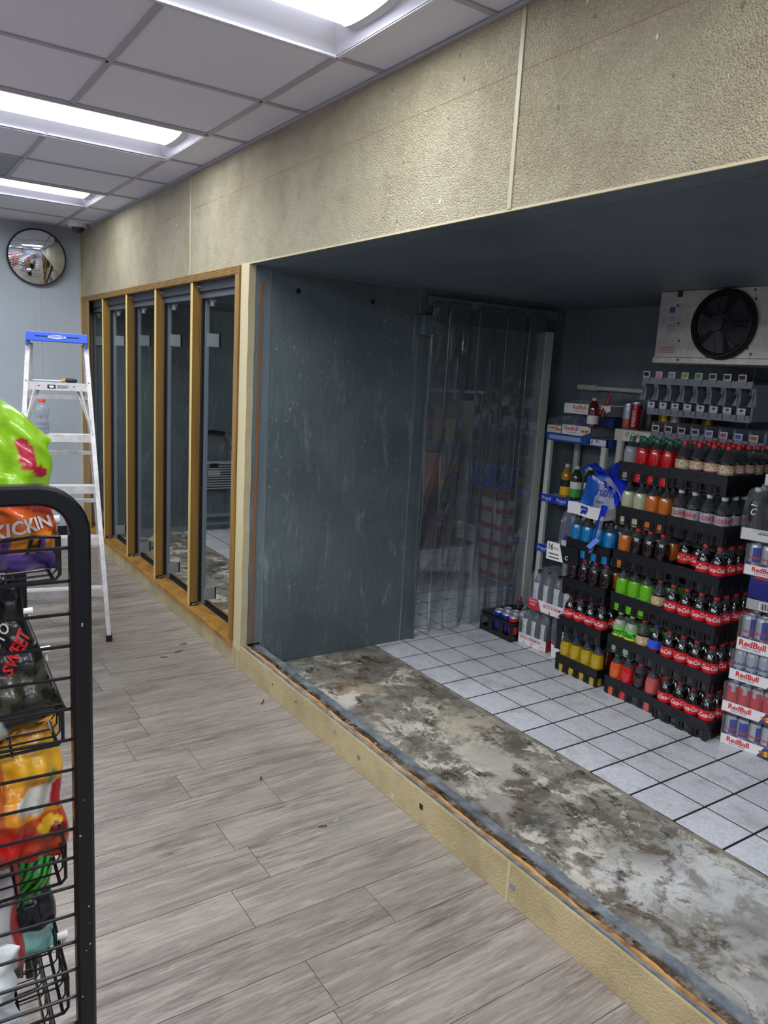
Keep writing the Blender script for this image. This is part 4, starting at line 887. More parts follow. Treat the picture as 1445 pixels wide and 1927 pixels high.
# crate: x depth .46 (front at local x=0), y width .30 (0 down to -.30)
def crate_mesh():
    b = MB(); L, W, H = .46, .298, .101; t_ = .006
    def wall(axis, fixed, sgn, a0, a1, cells):
        """band on top, row of posts and windows below, scalloped foot"""
        def bx(u0, u1, w0, w1, z0, z1, mi=0):
            lo, hi = sorted((fixed+sgn*w0, fixed+sgn*w1))
            if axis == 'x': b.box(lo, hi, u0, u1, z0, z1, mi)
            else: b.box(u0, u1, lo, hi, z0, z1, mi)
        bx(a0, a1, 0, t_, .050, H-.004); bx(a0, a1, -.003, t_+.002, H-.008, H); bx(a0, a1, -.0015, t_, .052, .056)
        cw = (a1-a0)/cells
        for c_ in range(cells):
            u0 = a0+cw*c_; u1 = u0+cw; e = .023 if c_ in (0, cells-1) else .019
            bx(u0+.001, u0+e, .006, .006+t_, .004, .054); bx(u1-e, u1-.001, .006, .006+t_, .004, .054)
            bx(u0+e, u1-e, .006, .006+t_, .014, .020)
            bx(u0+.001, u0+.007, .002, .008, .014, .054); bx(u1-.007, u1-.001, .002, .008, .014, .054)
        return bx
    f = wall('x', 0, 1, -W, 0, 4); wall('x', L, -1, -W, 0, 4); wall('y', 0, -1, .006, L-.006, 6); wall('y', -W, 1, .006, L-.006, 6)
    for k in range(9):     # ribs of the hand grip on the front band
        y = -W/2-.045+.011*k; h = .008+.006*((k*37) % 3)/2; b.box(-.0012, .0, y-.0035, y+.0035, .078-h/2, .078+h, 1)
    b.box(-.0008, 0, -W/2-.052, -W/2+.052, .066, .070, 1)
    b.box(.034, L-.03, -W+.03, -.03, .0, .004, 0)
    for i in range(1, 6): x = L*i/6; b.box(x-.0015, x+.0015, -W+.008, -.008, .004, .05, 0)
    for j in range(1, 4): y = -W*j/4; b.box(.008, L-.008, y-.0015, y+.0015, .004, .05, 0)
    return b.mesh('bottle_crate', [m_bplas, m_black], smooth=False)
crm = crate_mesh()
PITCH = .2265
LV = {4: ['lowest', 'second', 'third', 'topmost'], 6: ['lowest', 'second', 'third', 'fourth', 'fifth', 'topmost']}
ROWN = ['front', 'second', 'third', 'fourth', 'fifth', 'back']
rb_ = random.Random(12)
def stack(name, x0, yl0, drift, pitch, levels, rot=0):
    """levels: list of (front row, second row, extra cells {(row,col): kind}, description)"""
    n = len(levels)
    for k, (fr_, sec, extra, desc) in enumerate(levels):
        z = .001+pitch*k; yl_ = yl0+drift*k; xx = x0+rb_.uniform(-.004, .004); lv = LV[n][k]
        o = obj('bottle_crate', crm, None, (xx, yl_, z)); o.rotation_euler = (0, 0, rb_.uniform(-.012, .012)+rot)
        tag(o, 'black bottle crate of %s, %s in the %s stack' % (desc, lv, name), 'crate', 'bottle crates in the %s stack' % name)
        cells = {(0, c_): q for c_, q in enumerate(fr_)}; cells.update({(1, c_): q for c_, q in enumerate(sec)}); cells.update(extra)
        for (r_, c_), q in cells.items():
            if not q: continue
            if isinstance(q, tuple): q, rz = q
            else: rz = rb_.uniform(-.7, .5) if q in ('cola', 'diet', 'gold', 'plum') else rb_.uniform(-3, 3)
            x = xx+.0405+.0757*r_+rb_.uniform(-.0015, .0015); y = yl_-.0375-.0745*c_+rb_.uniform(-.0015, .0015)
            lab = '%s bottle, %s in %s row, %s crate of %s stack' % (K[q][0], ORD[c_], ROWN[r_], lv, name)
            bottle(q, x, y, z+.0045, rz+.45, lab, '%s bottles in the %s stack' % (K[q][0], name))
J4 = lambda a: [a]*4
stack('left', 1.580, 2.838, .001, .2225, [
    (J4('yellow'), [None, 'dkred', 'dkred', 'dkred'], {(2, 3): 'dkred'}, 'yellow drinks'),
    (J4('cola'), J4('cola'), {(2, 3): 'cola'}, 'red-label cola'),
    (J4('dark'), ['dark', 'dark', 'orange2', 'orange2'], {(2, 3): 'orange2'}, 'dark drinks'),
    (J4('blue'), J4('blue'), {}, 'blue drinks')])
stack('middle', 1.580, 2.484, .0125, .2250, [
    (['orange', 'red', ('dark', 1), 'pink'], ['orange', 'pink', 'pink', 'pink'], {(2, 3): 'pink'}, 'mixed orange and red drinks'),
    ([('starry', -.7), ('starry', .1), ('gold', 1.2), 'pepsi'], ['starry', 'green', 'green', 'green'], {(2, 3): 'green'}, 'lime soda and cola'),
    (['green', 'green', 'green', ('gold', 1.3)], ['green', 'green', 'cola', 'green'], {(2, 3): 'green'}, 'green drinks'),
    (['orange2', 'dark', 'dark', 'dark'], ['orange2', 'dark', 'orange2', 'orange2'], {(2, 3): 'clear'}, 'dark and orange drinks'),
    (['pale', 'pale', 'orange2', 'orange2'], ['pale', 'pale', 'orange2', 'orange2'], {(2, 3): 'orange2'}, 'pale and orange drinks'),
    (['clear', 'red', 'red', 'red'], J4('red'), {(2, c_): 'red' for c_ in range(4)}, 'bright red drinks')])
side = lambda q: {(r_, c_): q for r_ in range(2, 5) for c_ in (3,)}
stack('right', 1.553, 2.165, .0125, .2270, [
    (J4('cola'), J4('cola'), side('cola'), 'red-label cola'),
    (J4('cola'), J4('cola'), side('cola'), 'red-label cola'),
    (['cola', 'cola', 'cola', 'cola'], [None, 'cola', 'cola', 'cola'], side('cola'), 'red-label cola with gaps'),
    ([None, None, 'cola', 'cola'], [('cola', 1.3), 'cola', None, 'cola'], side('cola'), 'partly emptied red-label cola'),
    (J4('diet'), J4('diet'), side('diet'), 'silver-label diet cola'),
    (['gold', ('plum', .6), 'plum', 'gold'], ['plum', 'plum', 'gold', 'plum'], {**{(r_, c_): ('plum' if (r_+c_) % 2 else 'gold') for r_ in (2, 3) for c_ in range(4)}, (4, 3): 'plum', (5, 3): 'gold'}, 'gold and plum labelled cola')])

# cans -----------------------------------------------------------------
def can_mesh(h, r_, mf, mats):
    b = MB(); s_ = h/.135
    prof = [(r_*.78, 0), (r_*.92, .004), (r_, .012)]+[(r_, .012+(h-.03)*i/5) for i in range(1, 6)]+[(r_*.97, h-.014), (r_*.86, h-.004), (r_*.86, h), (r_*.80, h), (r_*.79, h-.004), (.001, h-.004)]
    b.lathe(prof, 20, 0, mf=lambda t_, z: 2 if (z > h-.016 or z < .008) else mf(t_, z)); return b
def rb_mf(t_, z):
    q = int(((t_+.35) % (2*math.pi))/(math.pi/2)); up = z > .062
    return (0 if (q % 2 == 0) == up else 1)
m_rbblue = M('can_blue', '#1a2f9a', .3, .3); m_sun = M('sun_yellow', '#f0b41c', .4); m_redcan = M('red_can', '#c4222c', .3, .2); m_navy = M('navy_card', '#33466e', .5); m_bull = M('bull_red', '#b3452c', .5)
def bullart(b, f, s_, mi_sun, mi_bull):
    """two facing animals before a sun, as printed on the pack"""
    b.add([f(.5*s_*math.cos(2*math.pi*k/18), .42*s_*math.sin(2*math.pi*k/18), 0) for k in range(18)], [tuple(range(18))], mi_sun)
    for sg in (-1, 1):
        P_ = [(.12, -.05), (.3, .18), (.7, .34), (1.2, .42), (1.6, .30), (1.9, .45), (1.8, .15), (1.55, .0), (1.7, -.4), (1.45, -.42), (1.25, -.12), (.85, -.16), (.8, -.5), (.6, -.48), (.55, -.12), (.35, -.22)]
        b.add([f(sg*x*s_*.6, y*s_*.8, 1) for x, y in P_], [tuple(range(len(P_))) if sg > 0 else tuple(range(len(P_)-1, -1, -1))], mi_bull)
def mk_can(h, r_, mf, mats, txt=None, bulls=False, vert=False):
    b = can_mesh(h, r_, mf, mats); rr = r_+.0006
    if txt:
        for a0 in (math.pi, 0, math.pi/2, -math.pi/2):
            if vert: b.text(txt, r_*.8, lambda u, v: (rr*math.cos(a0-v/rr), rr*math.sin(a0-v/rr), h*.42+u), 3, bold=.02)
            else: b.text(txt, r_*.62, lambda u, v: (rr*math.cos(a0+u/rr), rr*math.sin(a0+u/rr), h*.55+v), 3, bold=.02)
            if bulls: bullart(b, lambda u, v, l_: (( rr+.0004*l_)*math.cos(a0+u/rr), (rr+.0004*l_)*math.sin(a0+u/rr), h*.36+v), r_*.42, 4, 3)
    return b.mesh('can', mats)
CAN = {
 'rb': mk_can(.135, .0262, rb_mf, [m_rbblue, m_silver, m_silver, m_redp, m_sun], 'RedBull', True),
 'rbtall': mk_can(.160, .0285, rb_mf, [m_rbblue, m_silver, m_silver, m_redp, m_sun], 'RedBull', True),
 'rbred': mk_can(.135, .0262, lambda t_, z: (0 if ((t_ % (math.pi/2)) < .9) == (z > .05) else (1 if z > .09 else 0)), [m_redcan, m_silver, m_silver, m_wcard, m_sun]),
 'rbsil': mk_can(.135, .0262, lambda t_, z: 1 if z > .05 or (t_ % 1.57) < .7 else 0, [m_rbblue, m_silver, m_silver, m_rbblue, m_sun], 'RedBull', True),
 'red': mk_can(.122, .032, lambda t_, z: 0, [m_redcan, m_silver, m_silver, m_wcard], 'Cola'),
 'blue': mk_can(.122, .032, lambda t_, z: 0, [m_rbblue, m_silver, m_silver, m_wcard], None),
 'energy': mk_can(.158, .033, lambda t_, z: 0, [M('crimson_can', '#8e1424', .3, .3), m_silver, m_silver, m_wcard], 'ENERGY', False, True),
 'yel': mk_can(.158, .033, lambda t_, z: 0 if z > .03 else 1, [M('yellow_can', '#c2a41c', .3, .3), m_ink, m_silver, m_ink], 'ENERGY', False, True),
 'blk': mk_can(.158, .033, lambda t_, z: 0, [m_bplas, m_silver, m_silver, m_sun], None),
 'tan': mk_can(.122, .032, lambda t_, z: 0 if z > .04 else 1, [M('pale_can', '#9fb0c0', .3, .3), M('salmon_can', '#b8584c', .3, .2), m_silver, m_redp], None),
}
# shrink-wrapped trays of cans: local x = depth, local y = -width (front at x=0)
def can_tray(x, y, z, rz, kind, label, nc=5, nr=3, th=.05, txt='RedBull', front=(m_wcard, m_redp, m_navy), film=True, red=True, h=.135, pit=.0535, group=None, cans=True, right_navy=True):
    e_ = empty('drinks_tray', (x, y, z), rz, label, 'drinks tray', group); W = nc*pit+.006; D = nr*pit+.006
    b = MB(); b.box(0, D, -W, 0, 0, .003, 0); b.box(0, .0025, -W, 0, 0, th, 0); b.box(0, D, -.0025, 0, 0, th, 3 if red else 0); b.box(0, D, -W, -W+.0025, 0, th, 3 if red else 0); b.box(D-.0025, D, -W, 0, 0, th, 0)
    F = lambda cy, cz: (lambda u, v: (-.0010, cy-u, cz+v))
    if txt:
        if right_navy: b.add([(-.0006, -W*.60, 0), (-.0006, -W*.70, th), (-.0006, -W, th), (-.0006, -W, 0)][::1], [(0, 1, 2, 3)], 2)
        b.text(txt, th*.66, F(-W*.29, th*.60), 1, bold=.03, sx=1.0); b.text('ENERGY DRINK', th*.20, F(-W*.28, th*.24), 2)
        bullart(b, lambda u, v, l_: (-.0012-.0006*l_, -W*.74-u, th*.45+v), th*.55, 4, 5)
    bevel_o = b.build('tray', [front[0], front[1], front[2], M('red_card', '#c01a34', .5), m_sun, m_bull], e_, smooth=False)
    if cans:
        for r_ in range(nr):
            for c_ in range(nc):
                if r_ >= 2 and 0 < c_ < nc-1: continue
                obj('can', CAN[kind], e_, (.003+pit*(r_+.5), -.003-pit*(c_+.5), .003), rb_.uniform(-.3, .9))
    if film:
        b = MB(); H = h+.004
        ring = [(0, 0), (0, -W), (D, -W), (D, 0)]
        def fn(u, v):
            s_ = u*4; i = int(s_) % 4; f_ = s_-int(s_) if u < 1 else 0; p_ = Vector((*ring[i], 0)).lerp(Vector((*ring[(i+1) % 4], 0)), f_)
            zz = th+(H-th)*min(1, v*1.25); ins = .0+.012*max(0, v-.75)/.25+.0025*math.sin(9*s_+7*v)*(v > .2)
            c_ = Vector((D/2, -W/2, 0)); p_ = p_+(c_-p_)*(ins/.1)*.5; out = (p_-c_).normalized()*.002
            return (p_.x+out.x, p_.y+out.y, zz+.002*math.sin(13*s_))
        b.grid(fn, 48, 14); b.build('shrink_film', [m_film], e_)
    return e_
# energy drink trays at the right edge
RZ = R(10.6)
G = 'energy drink trays at the right edge'
can_tray(1.622, 1.837, .004, RZ, 'rb', 'lowest energy drink tray on the tiles, blue and silver cans', group=G)
can_tray(1.606, 1.842, .166, RZ, 'rbred', 'second tray from the floor, red cans showing', group=G)
can_tray(1.614, 1.834, .322, RZ, 'rbsil', 'third tray from the floor, yellow side, silver cans', group=G)
can_tray(1.628, 1.828, .462, RZ, 'rbtall', 'fourth tray from the floor, taller blue and silver cans', group=G, th=.058, h=.16, pit=.058, nc=4, nr=2)
can_tray(1.640, 1.816, .655, RZ, 'rb', 'fifth tray, plain grey front with a barcode, blue pack above', group=G, th=.048, txt=None, front=(M('grey_card', '#9a9c9e', .5), m_ink, m_navy), red=False, film=False, cans=False)
b = MB(); rz_m = Matrix.Translation((1.640, 1.816, .655)) @ Matrix.Rotation(RZ, 4, 'Z'); b.M = rz_m
for k in range(11): b.box(-.0012, -.0004, -.062-.004*k-.0012*(k % 3), -.0605-.004*k, .008, .038, 0)
b.box(-.0010, 0, -.115, -.055, .005, .041, 1); b.box(-.0012, 0, -.15, -.125, .008, .03, 0)
o = b.build('barcode', [m_ink, m_wcard], smooth=False); o.parent = [q for q in col.objects if q.name.startswith('drinks_tray')][-1]; o.matrix_parent_inverse = rz_m.inverted()
can_tray(1.618, 1.838, .812, RZ, 'rb', 'sixth tray in the right-edge stack, clear wrapped blue cans', group=G, th=.045)
e_ = empty('wrapped_pack', (1.645, 1.816, .706), RZ, 'deep blue shrink-wrapped drinks pack between two trays at the right edge', 'drinks pack')
b = MB(); b.grid(lambda u, v: (.0+.012*math.sin(math.pi*v)*-.4+.002*math.sin(20*u), -.27*u, .10*v), 14, 6, 0); b.grid(lambda u, v: (.17*u, .0+.002*math.sin(9*u), .10*v), 8, 4, 0); b.box(.003, .17, -.27, -.002, 0, .10, 0)
b.box(-.008, -.004, -.15, -.02, .092, .102, 1); b.build('wrap', [M('blue_wrap', '#12206e', .25), m_redp], e_)
# white tray of black bottles, pink pack above
wt = empty('drinks_tray', (1.575, 1.850, .972), RZ, 'white tray of black-label bottles under clear wrap at the right edge', 'drinks tray', G)
b = MB(); b.box(0, .25, -.29, 0, 0, .003); b.box(0, .003, -.29, 0, 0, .052); b.box(0, .25, -.003, 0, 0, .052); b.box(0, .25, -.29, -.287, 0, .052)
for k in range(14): b.box(-.0006, 0, -.075-.005*k, -.072-.005*k, .030, .036+.003*(k % 3), 1)
for k in range(9): b.box(-.0006, 0, -.12-.006*k, -.1165-.006*k, .008, .014, 1)
b.build('tray', [M('white_board', '#c6c7c7', .6), m_ink], wt, smooth=False)
bm = bottle_meshes('cola', cola, capW, m_bplas, 'C', m_wcard)
for r_ in range(2):
    for c_ in range(4):
        h_ = empty('bottle', (.036+.07*r_, -.036-.072*c_, .004)); h_.parent = wt; obj('body', bm[0], h_); obj('cap', bm[1], h_); obj('label', bm[2], h_)
def dome_film(parent, D, W, z0, z1, ny=26, amp=.006, mat=None, seed=0):
    b = MB()
    def fn(u, v):
        a = math.pi*v; s_ = abs(math.cos(a))**.5*(1 if math.cos(a) > 0 else -1); hz = math.sin(a)**.55
        return (-.003+(D+.006)*(.5-.5*s_)+amp*math.sin(15*u+6*v+seed), .003-(W+.006)*u, z0+(z1-z0)*hz*(1-.06*(2*u-1)**6)+amp*.8*math.sin(11*u+seed)*math.sin(9*v))
    b.grid(fn, ny, 22); return b.build('shrink_film', [mat or m_film], parent)
dome_film(wt, .25, .29, .04, .232)
pk = empty('drinks_tray', (1.64, 1.812, 1.215), RZ, 'small white tray of pink bottles cut by the right picture edge', 'drinks tray', G)
b = MB(); b.box(0, .2, -.25, 0, 0, .045, 0); b.box(-.006, .205, -.26, .006, -.006, 0, 2)
for k in range(3): b.box(-.0006, 0, -.03-.004*k, -.012, .012+.008*k, .015+.008*k, 1)
b.build('tray', [m_wcard, M('pink_print', '#c46a70', .6), m_steel], pk, smooth=False)
pm = bottle_meshes('juice', liq('rose_drink', '#c0626c'), M('rose_cap', '#b54450', .4), M('rose_label', '#cf8a90', .4))
for c_ in range(3):
    h_ = empty('bottle', (.04, -.03-.075*c_, .004)); h_.parent = pk; obj('body', pm[0], h_); obj('cap', pm[1], h_); obj('label', pm[2], h_)
ct = MB(); ct.box(1.87, 2.05, 1.50, 1.79, .985, 1.205, 0); o = tag(ct.build('carton', [M('grey_carton', '#3c4148', .5)], smooth=False), 'dark grey carton under the pink bottles at the right edge', 'carton')

# ---------------------------------------------------------------- sports water packs on the floor
m_label = M('white_wrap_label', '#c4c8cc', .4)
def sport_bottle_mesh(h=.235, r_=.034, capm=m_black, wat=m_smoke, lab=True):
    b = MB(); b.lathe([(r_*.8, 0), (r_, .006), (r_*.96, h*.2), (r_, h*.35), (r_, h*.62), (r_*.9, h*.72), (r_*.5, h*.86), (r_*.4, h*.9)], 18, 0); body = b.mesh('body', [wat])
    b = MB(); b.lathe([(r_*.46, h*.9), (r_*.46, h*.985), (r_*.3, h)], 14, 0); cap = b.mesh('cap', [capm])
    b = MB(); rr = r_*1.02
    for a0 in (math.pi, 0):
        f = lambda u, v: (rr*math.cos(a0+u/rr), rr*math.sin(a0+u/rr), v)
        b.grid(lambda u, v: f((u-.5)*.034*(1+.35*abs(2*v-1)**3), h*(.16+.52*v)), 8, 8, 0)
        b.text('ARMOR', .017, lambda u, v: f(-v, h*.38+u), 1, bold=.02); b.add([f(.010*math.cos(k*math.pi/6), h*.62+.008*math.sin(k*math.pi/6)) for k in range(12)], [tuple(range(12))], 2)
    labm = b.mesh('label', [m_label, m_ink, m_redp]); return body, cap, labm
SB = sport_bottle_mesh()
def sport_pack(x, y, z, rz, label, nc, nr, W, D, side_txt=True):
    e_ = empty('sports_water_pack', (x, y, z), rz, label, 'water pack', 'sports water packs by the black crate'); th = .068
    b = MB(); b.box(0, D, -W, 0, 0, .003); b.box(0, .003, -W, 0, 0, th); b.box(D-.003, D, -W, 0, 0, th); b.box(0, D, -.003, 0, 0, th, 1); b.box(0, D, -W, -W+.003, 0, th, 1)
    F = lambda cy, cz: (lambda u, v: (-.0012, cy-u, cz+v))
    if side_txt:
        b.add([(-.0008, 0, 0), (-.0008, 0, th), (-.0008, -W*.24, th), (-.0008, -W*.34, 0)], [(0, 1, 2, 3)], 1)
        b.text('24-700ml', .014, F(-W*.12, th*.72), 0, bold=.02); b.text('Bottles', .014, F(-W*.12, th*.45), 0, bold=.02)
        b.text('BODYARMOR', .029, F(-W*.66, th*.62), 1, bold=.01, sx=.95); b.text('SportWater', .010, F(-W*.78, th*.32), 1)
        for q in (.55, .78): b.add([(-.0012, -W*q+.007*math.cos(k*.52), th*.16+.007*math.sin(k*.52)) for k in range(12)], [tuple(range(12))], 1)
    else:
        b.text('BODYARMOR', .026, F(-W*.45, th*.66), 1, bold=.01); b.text('SportWater', .009, F(-W*.58, th*.42), 1)
        for q, rr in ((.22, .007), (.5, .007), (.86, .014)): b.tube([(-.0012, -W*q+rr*math.cos(k*.52), th*.22+rr*math.sin(k*.52)) for k in range(12)], .0012, 4, 1, closed=True)
    b.build('tray', [m_wcard, M('crimson_card', '#b8283a', .5)], e_, smooth=False)
    for r_ in range(nr):
        for c_ in range(nc):
            h_ = empty('bottle', (D*(r_+.5)/nr, -W*(c_+.5)/nc, .004), rb_.uniform(-.3, .3)); h_.parent = e_; obj('body', SB[0], h_); obj('cap', SB[1], h_); obj('label', SB[2], h_)
    dome_film(e_, D, W, .05, .25, seed=x*9); return e_
sport_pack(1.70, 3.262, .004, R(4), 'lower sports water pack on the tiles, right of the black crate', 3, 3, .22, .22, False)
sport_pack(1.66, 3.165, .262, R(2), 'upper sports water pack resting on the lower one, red end panel', 4, 3, .31, .24, True)
# small crate with loose cans
cc_ = empty('can_crate', (1.655, 3.575, .002), R(-1.5), 'low black plastic crate holding loose cans, near the strip curtain', 'crate')
b = MB(); L, W, H, t_ = .27, .30, .128, .006
def cw(axis, fixed, sg, a0, a1, n_):
    def bx(u0, u1, z0, z1):
        lo, hi = sorted((fixed, fixed+sg*t_)); (b.box(lo, hi, u0, u1, z0, z1) if axis == 'x' else b.box(u0, u1, lo, hi, z0, z1))
    bx(a0, a1, .095, H); bx(a0, a1, 0, .035); cwid = (a1-a0)/n_
    for k in range(n_+1): u = a0+cwid*k; bx(max(a0, u-.022), min(a1, u+.022), .03, .1)
    bx(a0, a1, .118, H); 
cw('x', 0, 1, -W, 0, 3); cw('x', L, -1, -W, 0, 3); cw('y', 0, -1, 0, L, 3); cw('y', -W, 1, 0, L, 3); b.box(0, L, -W, 0, 0, .006)
bevel(b.build('crate_body', [m_bplas], cc_, smooth=False), .002, 1)
for (x, y, kd, lab) in [(.045, -.13, 'blue', 'blue can farthest left in the loose-can crate'), (.045, -.20, 'blue', 'blue can at the front middle of the loose-can crate'), (.115, -.13, 'red', 'red can behind the farthest left blue can'), (.115, -.20, 'red', 'red can behind the front middle blue can'), (.045, -.265, 'red', 'red can in the front right corner of the loose-can crate'), (.12, -.265, 'rbsil', 'silver can behind the corner red can of the loose-can crate')]:
    q = obj('soda_can', CAN[kd], None, Vector((1.655, 3.575, .010))+Vector((x, y, .03)), .3); tag(q, lab, 'can', 'loose cans in the small black crate')
for (x, y, lab) in [(.19, -.15, 'brown bottle with black cap, left of two behind the cans'), (.20, -.24, 'brown bottle with black cap, right of two behind the cans')]:
    e_ = bottle('dark', 1.655+x, 3.575+y, .009, 0, lab, 'brown bottles in the small black crate')
# black "smart" water pack behind the left stack
sp = empty('water_pack', (1.72, 3.0, .003), R(8), 'black and white wrapped water pack between the sports packs and the yellow drinks', 'water pack')
b = MB(); b.grid(lambda u, v: (.02*(v**2)-.012*math.sin(math.pi*u)+.002*math.sin(23*u+9*v), -.20*u+.03*v*(1-u), .26*v), 16, 18, lambda u, v: 1 if (v < .26-.1*u) else (0 if u > .18 else 2))
b.box(.03, .24, -.20, -.0, 0, .235, 0)
b.text('smart', .055, lambda u, v: (-.010+.02*((.14+u)/.26)**2, -.075+v, .15+u), 3, bold=.01); b.text('water', .022, lambda u, v: (-.008+.02*((.14+u)/.26)**2, -.115+v, .12+u), 3); b.build('wrap', [m_bplas, m_wcard, m_film, m_wcard], sp)

# torn case of water bottles on the left stack
tc = empty('torn_water_case', (1.575, 2.852, .905), R(-3), 'torn case with white tray and blue film on top of the left crate stack', 'water case')
b = MB(); W = .262; D = .33; b.box(0, D, -W, 0, 0, .004, 1); b.grid(lambda u, v: (-.002+.004*math.sin(5*u)*v, -W*u, .064*v+.003*math.sin(7*u)), 12, 4, 0); b.box(0.002, .004, -W, 0, 0, .058, 1); b.box(0, D, -.003, 0, 0, .06, 0); b.box(0, D, -W, -W+.003, 0, .06, 0)
Fq = lambda u, v: (-.0062, -W*.47-u, .034+v)
b.add([Fq(x, y) for x, y in [(-.022, .022), (.024, .020), (.026, .0), (.018, -.014), (.004, -.022), (-.004, -.012), (-.014, -.024), (-.026, -.018), (-.016, -.004), (-.024, .006)]], [tuple(range(10))], 2); b.text('smart', .014, lambda u, v: (-.0075, -W*.47-u, .040+v), 0, bold=.01)
b.build('tray', [m_wcard, M('kraft_board', '#4b3328', .8), m_bluefoil], tc, smooth=False)
m_bluefilm = clear('blue_film', '#1232c4', .62, .12, '#6f8cf0', 24); m_greyfilm = clear('grey_film', '#8790a0', .5, .12, '#c8ccd6', 20)
def sheet(fn, nu, nv, m, parent, name='torn_film', mf=0):
    b = MB(); b.grid(fn, nu, nv, mf); o = b.build(name, m, parent); o.modifiers.new('thick', 'SOLIDIFY').thickness = .0008; return o
# standing back film, blue at the left, grey with mirrored lettering at the right
fb_ = lambda u, v: (.06+.05*v+.012*math.sin(7*u+3*v), -.01-W*.95*u, .04+(.15+.035*math.sin(2.2*u+.3))*v)
sheet(fb_, 20, 14, [M('mid_blue_film', '#1d55b4', .3), M('grey_violet_film', '#8a8fa6', .35)], tc, mf=lambda u, v: 0 if u < .42+.12*v or v > .92 else 1)
b = MB(); b.text('smart', .062, lambda u, v: tuple(Vector(fb_(min(1, max(0, .70+(-u)/W*.95*-1*-1)), min(1, max(0, .52+v/.16))))+Vector((-.004, 0, 0))), 0, bold=.01); b.text('water', .022, lambda u, v: tuple(Vector(fb_(min(1, max(0, .62-u/W)), min(1, max(0, .24+v/.16))))+Vector((-.004, 0, 0))), 0, bold=.01); b.build('lettering', [m_bluefoil], tc, smooth=False)
# crumpled blue top, falling to the right
sheet(lambda u, v: (.02+.16*v+.02*math.sin(9*u), -.06-.30*u+.02*math.sin(8*v+3*u), .21+.055*math.sin(math.pi*u*.8+.4)+.03*math.sin(6*v+5*u)-.14*max(0, u-.65)*2.2), 24, 14, [M('royal_blue_film', '#1030c8', .25)], tc)
sheet(lambda u, v: (.015+.06*v+.01*math.sin(11*u), -.20-.12*u-.04*v, .20-.10*u*u+.012*math.sin(14*v+5*u)-.06*v), 16, 12, [M('royal_blue_film', '#1030c8', .25)], tc)
b = MB(); b.text('smart', .04, lambda u, v: (.006, -.19-u*.95+v*.1, .205-u*.35+v), 0, bold=.01); b.build('lettering', [m_wcard], tc, smooth=False)
# strips hanging in front
sheet(lambda u, v: (-.012-.01*math.sin(5*v), -W+.012-.045*u*(1-.45*v)+.075*v*v, .085-.27*v+.004*math.sin(20*u)), 8, 24, [m_greyfilm, m_bluefilm, m_film], tc, mf=lambda u, v: 1 if (v < .22 or u < .4) else 2)
sheet(lambda u, v: (-.018, -W-.005+.03*u+.06*v, -.10-.06*v+.01*u), 6, 8, [M('pale_blue_film', '#6d8fe0', .4)], tc)

# ---------------------------------------------------------------- blue and white rack by the curtain
m_pole = M('white_pole', '#c3ccc8', .45); m_bl = M('rack_blue', '#17449a', .4)
bs = empty('display_rack', (2.03, 3.26, 0), 0, 'narrow rack with white poles and blue shelf edges, left of the crate stacks', 'rack')
YA, YB, XA, XB = .235, -.225, 0.0, .27
for x in (XA+.012, XB):
    for y in (YA-.02, YB+.0): b = MB(); b.box(x-.014, x+.014, y-.018, y+.018, 0, 1.245, 0); bevel(b.build('pole', [m_pole], bs, smooth=False), .004)
for z, full in ((1.282, 1), (.885, 0), (.555, 0), (.22, 0)):
    b = MB(); b.box(XA, XB, YB-.02, YA+.005, z-.02, z, 0); b.box(XA-.006, XA, YB-.03, YA+.008, z-.045, z+.004, 1); b.box(XA-.006, XB, YB-.03, YB-.024, z-.045, z+.004, 1); b.box(XA-.006, XB, YA+.004, YA+.01, z-.045, z+.004, 1)
    if full:
        b.box(XA-.0075, XA-.006, -.05, YA-.02, z-.034, z-.008, 2); b.box(XA-.0085, XA-.006, YB-.02, YB+.1, z-.040, z-.004, 3)
        b.text('$1', .042, lambda u, v: (XA-.0095, YB+.095-u, z-.022+v), 4, bold=.03); b.text('99', .024, lambda u, v: (XA-.0095, YB+.045-u, z-.016+v), 4, bold=.01)
    else:
        for k in range(4): b.text('Propel', .030, lambda u, v: (XA-.0072, YA-.05-.125*k-u, z-.020+v), 3, shear=.1, bold=.015); b.box(XA-.0072, XA-.006, YA-.08-.125*k, YA-.025-.125*k, z-.040, z-.038, 2)
    b.build('shelf', [m_pole, m_bl if full else M('vivid_blue_edge', '#1238b8', .4), M('pale_strip', '#7f9fc8', .5), m_wcard, m_ink], bs, smooth=False)
# on the rack: trays of energy drinks (top), bottles (middle), a wrapped pack (below)
def shallow(x, y, z, rz, W, D, H, label, navy=True, tilt=0):
    e_ = empty('energy_drink_tray', (x, y, z), rz, label, 'drinks tray', 'empty energy drink trays on the blue rack')
    b = MB(); b.box(0, D, -W, 0, 0, .003, 0); b.box(0, .003, -W, 0, 0, H, 0); b.box(0, D, -.003, 0, 0, H, 0); b.box(0, D, -W, -W+.003, 0, H, 3); b.box(D-.003, D, -W, 0, 0, H, 0)
    k = min(1, W/.24); b.text('RedBull', H*.55, lambda u, v: (-.001, -W*(.34 if W > .2 else .4)-u, H*.66+v), 1, bold=.012); b.text('ENERGY DRINK', H*.17, lambda u, v: (-.001, -W*.36-u, H*.28+v), 2)
    if navy and W > .2: b.add([(-.0006, -W*.66, 0), (-.0006, -W, H*.5), (-.0006, -W, 0)], [(0, 1, 2)], 2); 
    bullart(b, lambda u, v, l_: (-.0012-.0006*l_, -W*.80-u, H*.5+v), H*.42, 4, 5)
    b.build('tray', [m_wcard, m_redp, m_navy, M('worn_grey_card', '#8d8f96', .6), m_sun, m_bull], e_, smooth=False); return e_
s1 = shallow(2.03, 3.505, 1.284, 0, .125, .22, .048, 'short energy drink tray at the left end of the blue rack')
